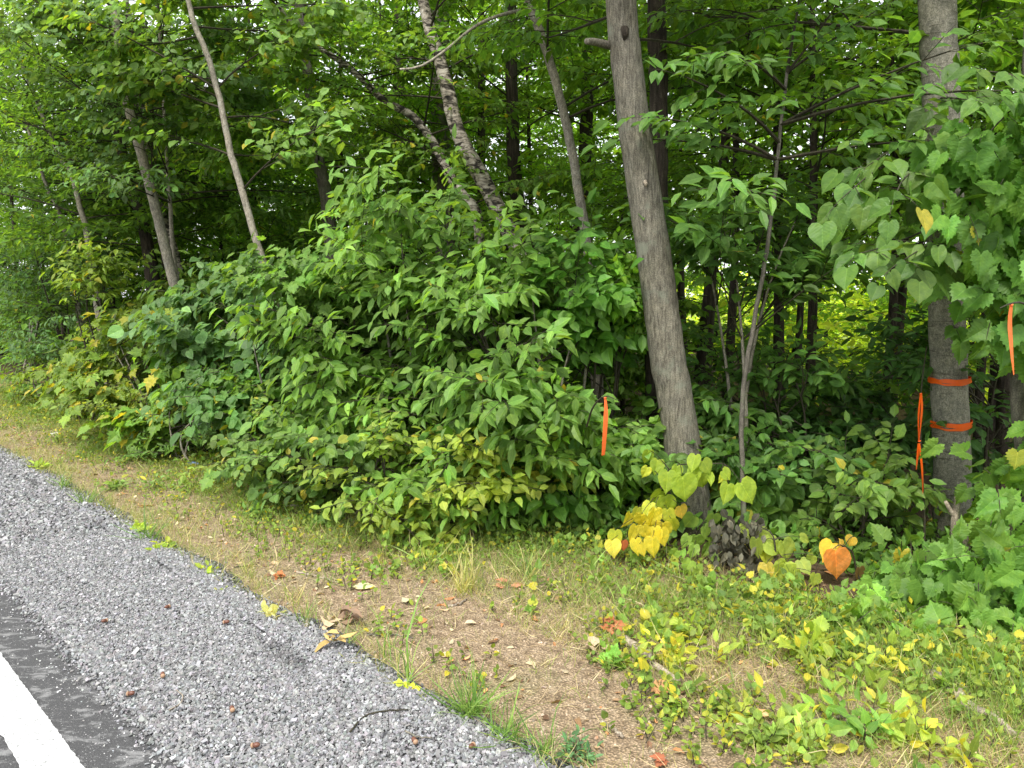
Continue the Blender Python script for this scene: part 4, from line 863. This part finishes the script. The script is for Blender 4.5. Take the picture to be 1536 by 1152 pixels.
def ribbon(label, strips, Y, m, twig=None, name='ribbon'):
    root = None; g = Geo()
    o0 = P(*strips[0][0][0][:2], Y)
    for pix, w in strips:
        pts = [P(x, y, Y) for x, y in pix]; c, _ = resample(pts, np.ones(len(pts)), 16); ww = np.interp(np.linspace(0, 1, 16), np.linspace(0, 1, len(w)), w)/FPX*Y/2
        tw = np.linspace(0, 1, 16)*.7+.2; x = np.stack([np.cos(tw), np.sin(tw), np.zeros(16)], 1); bow = np.stack([-np.sin(tw), np.cos(tw), np.zeros(16)], 1)*.0012
        V = np.concatenate([c-x*ww[:, None], c+x*ww[:, None], c-x*ww[:, None]+bow, c+x*ww[:, None]+bow]); i = np.arange(15); n = 16
        f = np.vstack([np.stack([i+a, i+1+a, i+1+b, i+b], 1) for a, b in ((0, n), (2*n, 3*n), (0, 2*n), (n, 3*n))]); g.add(V, f)
    for (x, y, rr_) in twig or []:
        q = P(x, y, Y); tube(g, [q+np.array([-rr_, 0, 0]), q, q+np.array([rr_, 0, .004])], [.003, rr_*.8, .003], 8)
    o = g.build(name, [m], origin=o0); tag(o, label, 'ribbon'); return o
ribbon('orange ribbon hanging from the shrub left of the thick leaning trunk', [([(908, 596), (909, 620), (907, 655), (905, 683)], (3, 8, 9, 9))], 3.95, ORANGE2, [(908, 597, .008)])
ribbon('wide pale orange ribbon hanging from the vine at the right edge', [([(1517, 457), (1515, 485), (1518, 530), (1521, 562)], (5, 10, 12, 12))], 3.25, ORANGE2, [(1517, 458, .007)])
ribbon('twin narrow orange ribbons knotted one below the other left of the taped tree', [([(1382, 590), (1383, 615), (1379, 660)], (3, 5, 4)), ([(1381, 592), (1378, 625), (1378, 660)], (3, 4, 3)), ([(1378, 665), (1376, 690), (1375, 704)], (3, 5, 6)), ([(1379, 665), (1383, 700), (1385, 745)], (3, 5, 5))], 4.45, ORANGE, [(1381, 591, .007), (1379, 662, .008)])
g = Geo(); c, r = resample([P(1388, 800, 4.5), P(1385, 740, 4.5), P(1381, 660, 4.48), P(1382, 585, 4.48), P(1390, 520, 4.6)], np.linspace(.007, .003, 5), 14); c[0][2] = 0; tube(g, c, r, 6)
tag(g.build('bare_sprig', [B_TWIG], origin=c[0]), 'thin bare stem that holds the twin narrow ribbons', 'twig')
g = Geo(); c, r = resample([P(880, 640, 4.3), P(890, 610, 4.1), P(908, 594, 3.95), P(925, 600, 3.9)], [.006, .005, .004, .002], 10); tube(g, c, r, 6)
tag(g.build('bare_twig', [B_TWIG], origin=c[0]), 'leafless twig that the single orange ribbon is tied to', 'twig')
g = Geo(); c, r = resample([P(1560, 470, 3.6), P(1535, 455, 3.35), P(1517, 455, 3.25), P(1500, 462, 3.2)], [.006, .005, .004, .002], 10); tube(g, c, r, 6)
tag(g.build('bare_twig', [B_TWIG], origin=c[0]), 'vine twig that the wide pale orange ribbon is tied to', 'twig')

# ------------------------------------------------------------------ things lying on the verge and the gravel
def stick(name, label, pix, r, m=B_DEAD, lift=.0, cat='stick', seed=0, group=None):
    rng = np.random.default_rng(seed+900); pts = [G(x, y) for x, y in pix]
    for p in pts:
        s_, t_ = st(p); p[2] = max(p[2], shz(s_, t_)+.012 if .99 < t_ < 1.8 else -1)+r*.7+lift
    c, rr_ = resample(pts, np.linspace(r, r*.55, len(pts)), 14); c[1:-1] += rng.normal(0, r*.25, (12, 3)); g = Geo(); tube(g, c, rr_, 9, 0, .07, rng)
    o = g.build(name, [m], smooth=True, origin=pts[0]); tag(o, label, cat, group); return o
stick('stick', 'short pale stick lying on bare soil at the bottom', [(902, 1090), (918, 1101), (935, 1114)], .010)
stick('stick', 'long thin pale twig on bare soil left of the large pale leaf', [(445, 862), (480, 872), (511, 881)], .007, seed=1)
stick('stick', 'thin twig lying left below the long pale twig', [(392, 868), (405, 878), (430, 885)], .005, seed=2)
stick('stick', 'small curved twig beside the grass tuft', [(672, 915), (690, 912), (700, 905)], .008, seed=3)
stick('log', 'rotting grey branch lying in the weeds right of the soil', [(938, 968), (960, 985), (980, 1003), (1005, 1022), (1020, 1030)], .024, cat='dead branch', seed=4)
stick('log', 'white weathered stick among the yellow leaves', [(1035, 978), (1050, 977), (1066, 974)], .012, cat='dead branch', seed=5)
stick('log', 'thick weathered branch in the dry grass near the right edge', [(1392, 1020), (1420, 1040), (1450, 1065), (1490, 1095), (1520, 1115)], .028, cat='dead branch', seed=6)
stick('log', 'long dark twig lying in the dry grass at the lower right', [(1165, 1082), (1220, 1083), (1280, 1078), (1340, 1068)], .010, B_GREY, cat='dead branch', seed=7)
stick('twig', 'dark curved twig on the gravel near the bottom', [(525, 1115), (545, 1092), (575, 1082), (612, 1080)], .004, B_TWIG, seed=8)
stick('twig', 'looped pale root fibre on the gravel', [(255, 1081), (270, 1072), (275, 1060), (265, 1050)], .003, B_DEAD, seed=9)
stick('twig', 'thin twig on the gravel right of the dark curved twig', [(608, 1112), (625, 1120), (648, 1121)], .004, B_GREY, seed=10)
stick('twig', 'red brown twig lying on the bare soil strip', [(352, 853), (370, 851), (386, 848)], .005, B_TWIG, seed=11)
stick('twig', 'dark twig across the soil above the dead leaf heap', [(550, 956), (590, 957), (620, 963)], .006, B_GREY, seed=12)
def flat_leaf(label, px, py, size, ang, col, kind='oval', curl=1.5, name='fallen_leaf', seed=0, group=None, n=1):
    rng = np.random.default_rng(seed+70); g = Geo(); p0 = G(px, py)
    for i in range(n):
        q = p0.copy()
        if n > 1: q += np.append(rng.normal(0, size*.28, 2), 0)
        s_, t_ = st(q); q[2] = (max(height(s_, t_), shz(s_, t_)+.016 if .96 < t_ < 1.85 else -1))+.012+.01*i
        a = ang+(rng.uniform(0, 360) if n > 1 else 0); d = np.array([math.cos(R(a)), math.sin(R(a)), rng.uniform(-.05, .2)])
        leaves(g, kind, q[None], d[None], np.array([[rng.normal(0, .15), -.2+rng.normal(0, .15), 1]]), size*rng.uniform(.8, 1.1) if n > 1 else size, np.array([col]), 0, np.array([curl*(rng.uniform(-1, 1.6) if n > 1 else 1)]))
    o = g.build(name, [M_DRY], origin=p0); tag(o, label, 'leaf', group)
    md = o.modifiers.new('thickness', 'SOLIDIFY'); md.thickness = .0015; return o
flat_leaf('large pale yellow leaf lying flat on the soil', 528, 888, .135, 5, (.55, .52, .30), 'oval', .3)
flat_leaf('curled grey green leaf pair right of the large pale leaf', 608, 905, .10, 20, (.40, .38, .24), 'oval', 2.5, n=2, seed=1)
flat_leaf('heap of curled brown dead leaves at the gravel edge', 520, 938, .08, 0, (.22, .15, .10), 'oval', 2.5, n=9, seed=3)
flat_leaf('tan dead leaf heap just left of the brown one', 492, 944, .075, 0, (.50, .40, .26), 'oval', 2.2, n=4, seed=4)
flat_leaf('dried yellow frond at the edge of the gravel', 505, 980, .085, -8, (.42, .31, .12), 'narrow', 1.5, n=6, seed=5)
flat_leaf('rust orange leaf on the soil left of the long pale twig', 417, 871, .05, 30, (.38, .14, .05), 'maple', 1.5, n=3, seed=6)
flat_leaf('orange red leaf cluster among the weeds', 915, 948, .07, 30, (.36, .13, .06), 'maple', 1.2, n=4, seed=7)
flat_leaf('salmon leaf by the grass tuft', 758, 885, .06, 30, (.42, .20, .12), 'maple', 1.2, n=3, seed=8)
flat_leaf('pale tan leaf on soil right of the dead leaf heap', 697, 944, .06, 10, (.52, .40, .27), 'oval', 1.5, seed=9)
flat_leaf('tan curled leaf left of the rotting branch', 895, 978, .09, 0, (.48, .38, .26), 'oval', 2, n=4, seed=10)
flat_leaf('orange leaf under the rotting branch', 982, 1045, .07, 0, (.42, .22, .10), 'maple', 1.4, n=2, seed=11)
flat_leaf('long tan leaf in the near right weeds', 1155, 1088, .10, -60, (.58, .36, .18), 'narrow', 1.2, n=3, seed=12)
flat_leaf('red leaf at the bottom edge of the soil', 1005, 1148, .05, 0, (.28, .10, .05), 'maple', 1.2, n=2, seed=13)
def weed(label, px, py, h, kind, size, col, n, seed, pyel=.05, cat='weed', name='weed_plant', group='single weeds on the verge', lean=.8):
    rng = np.random.default_rng(seed+2000); p = G(px, py); pl = Plant(seed+2000, kind=kind, size=size, col=col, pairs=2, tw=h, droop=.2, light=(0, -.4, 1), pyel=pyel, ycol=(.5, .42, .05))
    q = p+np.hstack([rng.normal(0, .02, (n, 2)), np.zeros((n, 1))]); pl.twigs(q, np.stack([rng.normal(0, lean, n), rng.normal(0, lean, n), np.ones(n)], 1), h*rng.uniform(.5, 1.2, n))
    pl.emit(); o = pl.g.build(name, [B_TWIG, M_LEAF], origin=p); tag(o, label, cat, group); return o
YW = (.26, .35, .05)
for i, (lab, px, py, h, kind, sz, col, n) in enumerate([
    ('bright yellow green weed at the gravel edge', 303, 862, .07, 'ovate', .06, (.25, .36, .05), 5), ('tiny pale weed sprouting in the gravel below the bright weed', 332, 890, .05, 'ovate', .03, (.35, .40, .16), 5),
    ('yellow weed rosette at the upper gravel edge', 205, 800, .06, 'ovate', .07, YW, 4), ('yellow weed rosette just right of the upper rosette', 243, 828, .06, 'ovate', .07, YW, 4), ('small yellow weed at the far gravel edge', 55, 705, .06, 'ovate', .08, YW, 5),
    ('tiny yellow seedling on gravel near the bottom', 604, 1042, .03, 'round', .035, (.42, .46, .06), 3), ('pale seedling left of the dead leaf heap', 406, 932, .05, 'round', .05, (.42, .42, .16), 3),
    ('broad leaf weed left of the rotting branch', 922, 1002, .08, 'maple', .06, (.16, .32, .05), 4), ('yellow creeper leaves over the rotting branch', 1000, 985, .10, 'ovate', .07, (.38, .39, .05), 8), ('yellow creeper leaves at the end of the rotting branch', 1015, 1010, .08, 'ovate', .065, (.32, .37, .05), 6),
    ('round leaf weed above the rotting branch', 985, 955, .12, 'round', .07, (.27, .37, .06), 5), ('leafy weed at the right end of the bare soil', 1095, 1085, .10, 'ovate', .07, (.30, .38, .06), 6), ('green leaf weed near the bottom right', 1150, 1120, .13, 'ovate', .07, (.20, .29, .06), 8),
    ('broad weed cluster along the bottom edge right', 1215, 1130, .13, 'ovate', .075, (.21, .31, .06), 9), ('tall leaf weed at the bottom edge', 1290, 1125, .18, 'ovate', .08, (.15, .28, .05), 8), ('yellow weed cluster in the lower right corner', 1380, 1115, .16, 'oval', .07, (.32, .40, .06), 10),
    ('yellow leafed stem in the dry grass at right', 1325, 1005, .14, 'ovate', .07, (.42, .45, .05), 7), ('large lobed leaf weed at the verge by the vine', 1270, 940, .13, 'grape', .09, (.15, .25, .045), 6), ('yellow green weed below the orange and yellow leaves', 1215, 985, .14, 'grape', .08, (.28, .36, .05), 7),
    ('blue green feathery weed at the bottom of the gravel edge', 870, 1140, .08, 'narrow', .035, (.11, .24, .10), 18), ('green weed on the soil in the upper verge', 385, 780, .10, 'grape', .06, (.14, .27, .06), 5), ('clump of weeds in the left verge', 175, 735, .14, 'ovate', .07, (.18, .28, .06), 8), ('weed on the verge above the soil strip', 235, 735, .14, 'ovate', .06, (.17, .27, .07), 8),
    ('goldenrod with yellow flower tips by the round leaved shrub', 410, 690, .5, 'narrow', .06, (.26, .33, .06), 14)]):
    weed(lab, px, py, h*.85, kind, sz*.8, col, n+2, i, lean=.3 if i == 23 else .9)
def tuft(label, px, py, h, n, pal_, seed, lean=.5):
    rng = np.random.default_rng(seed+3000); s_, t_ = st(G(px, py)); z = G(px, py)[2]; g = grassgeo(np.array([[s_, t_, z]]), rng, h, pal_, lean, n, .022)
    o = g.build('grass_tuft', [M_GRASS], origin=G(px, py)); tag(o, label, 'grass', 'grass tufts on the verge'); return o
GG = [(.14, .26, .05), (.20, .31, .07), (.10, .20, .045)]; SG = [(.40, .40, .14), (.32, .36, .10), (.50, .46, .22)]
for i, a in enumerate([('lush green grass tuft spilling over the gravel edge', 705, 1075, .16, 120, GG, .7), ('green grass tuft just below the lush one', 760, 1110, .15, 60, GG, .9), ('green grass tuft at the bottom tip of the gravel', 815, 1135, .12, 60, GG, .9), ('straw coloured grass tuft right of the curled leaf pair', 700, 892, .20, 50, SG, .45), ('thin upright grass tuft beside the tan leaf heap', 458, 935, .13, 28, GG, .3),
     ('wispy grass tuft right of the dried frond', 610, 1025, .17, 22, SG+GG, .5), ('small green tuft above the dried frond', 525, 965, .10, 20, GG, .3), ('slender grass tuft on the soil below the twig', 585, 990, .13, 14, GG, .3), ('green grass tuft at the gravel edge by the yellow rosettes', 225, 812, .14, 60, GG, .8), ('low green tuft along the left gravel edge', 130, 760, .15, 60, GG, .8),
     ('green tuft at the far left gravel edge', 95, 735, .15, 50, GG, .8), ('thin grass tuft by the curled leaves', 497, 880, .10, 16, GG, .4), ('grass tuft below the weeds right of the soil', 790, 870, .16, 40, SG+GG, .5), ('grass tuft at the foot of the thicket', 640, 855, .15, 40, SG+GG, .5)]):
    tuft(*a[:4], a[4], a[5], i, a[6])
M_ACORN = plain('acorn_shell', (.12, .05, .032), .4); M_CAP = plain('acorn_cap', (.30, .19, .12), .8)
for i, (lab, px, py) in enumerate([('lone brown nut low on the left gravel', 197, 1059), ('pale brown nut right of the lone one', 245, 1030), ('dark nut near the asphalt edge', 158, 946), ('nut near the bottom of the gravel by the frame edge', 384, 1140), ('small nut left of the bottom one', 349, 1083), ('dark red nut high on the gravel', 252, 925), ('red nut on the gravel upper right', 340, 948), ('reddish nut near the bottom right of the gravel', 622, 1130), ('rust nut near the tip of the gravel', 708, 1137)]):
    p = G(px, py); s_, t_ = st(p); p[2] = shz(s_, t_)+.026; g = Geo(); u = np.linspace(0, 1, 9); r0 = .009
    a = np.array([math.cos(i*2.1), math.sin(i*2.1), .15]); g2 = Geo()
    tube(g, p+np.outer(u-.4, a)*.028, r0*np.sqrt(np.maximum(.02, 1-(2*u-1)**2)), 12); root = g.build('acorn', [M_ACORN], smooth=True, origin=p); tag(root, lab, 'nut', 'fallen nuts on the gravel')
    q = np.array([0, 0, 0])-a*.011; tube(g2, q+np.outer(np.linspace(-.006, .004, 6), a), r0*np.array([.25, .7, .95, 1.08, 1.1, 1.02]), 12); c_ = g2.build('cap', [M_CAP], smooth=True); c_.parent = root
g = Geo(); p = G(290, 703); rng = np.random.default_rng(3); u = np.linspace(0, 1, 12)
tube(g, p+np.outer(u-.5, [.12, .03, 0])+np.array([0, 0, .03]), .030*np.sqrt(np.maximum(.03, 1-(2*u-1)**4))*rng.uniform(.6, 1.1, 12), 14, 0, .14, rng)
tag(g.build('litter', [plain('blue_wrapper', (.12, .20, .38), .3, .5)], origin=p), 'crumpled blue and white wrapper in the grass by the shrubs', 'litter')
for i, (lab, px, py, sz, c_) in enumerate([('flat pale stone in the grass at the far left verge', 83, 655, .05, (.5, .48, .46)), ('grey stone half buried by the low bushes', 440, 768, .06, (.38, .34, .34)), ('weathered grey stone under the yellow seedling bush', 590, 790, .07, (.30, .26, .26))]):
    g = Geo(); bmv = np.random.default_rng(i); p = G(px, py); u = np.linspace(0, 1, 9); tube(g, p+np.outer(u-.5, [sz*2.4, sz*.6, 0])+np.array([0, 0, .01]), sz*.55*np.sqrt(np.maximum(.05, 1-(2*u-1)**2)), 12, 0, .12, bmv)
    g.ch = [(np.where(True, c[0], c[0]), c[1], c[2], np.broadcast_to(c_, (len(c[0]), 3)), c[4]) for c in g.ch]; tag(g.build('stone', [M_STONE], origin=p), lab, 'stone')

# ------------------------------------------------------------------ light, sky, camera
w = bpy.data.worlds.new('World'); bpy.context.scene.world = w; w.use_nodes = True; nt = w.node_tree
bg = nt.nodes['Background']; sky = nt.nodes.new('ShaderNodeTexSky'); sky.sky_type = 'NISHITA'; sky.sun_disc = False
EL, AZ = R(58), R(205)      # sun high behind the camera, a little left; azimuth clockwise from +Y
sky.sun_elevation = EL; sky.sun_rotation = AZ; sky.dust_density = 4; sky.air_density = 1.5
mx = nt.nodes.new('ShaderNodeMix'); mx.data_type = 'RGBA'; mx.inputs[0].default_value = .72
nt.links.new(sky.outputs[0], mx.inputs[6]); mx.inputs[7].default_value = (10.5, 10.6, 11.0, 1)     # thin white overcast over the sky
nt.links.new(mx.outputs[2], bg.inputs[0]); bg.inputs[1].default_value = .135
L = bpy.data.lights.new('sun', 'SUN'); L.energy = 3.0; L.angle = R(10); L.color = (1, .96, .88)
so = bpy.data.objects.new('sun', L); C.objects.link(so)
sd = Vector((math.sin(AZ)*math.cos(EL), math.cos(AZ)*math.cos(EL), math.sin(EL))); so.rotation_euler = sd.to_track_quat('Z', 'Y').to_euler(); so.location = (0, 0, 12)
cam = bpy.data.cameras.new('camera'); cam.lens = 36*FPX/1536; cam.sensor_width = 36; cam.clip_end = 2000; cam.clip_start = .05
co = bpy.data.objects.new('camera', cam); C.objects.link(co); co.location = (0, 0, HC); co.rotation_euler = (R(90)-PITCH, 0, 0)
sc = bpy.context.scene; sc.camera = co
sc.view_settings.view_transform = 'Standard'; sc.view_settings.look = 'None'; sc.view_settings.exposure = .88; sc.view_settings.gamma = 1
sc.cycles.max_bounces = 8; sc.cycles.diffuse_bounces = 5; sc.cycles.transmission_bounces = 6; sc.cycles.transparent_max_bounces = 8; sc.cycles.caustics_reflective = False; sc.cycles.caustics_refractive = False
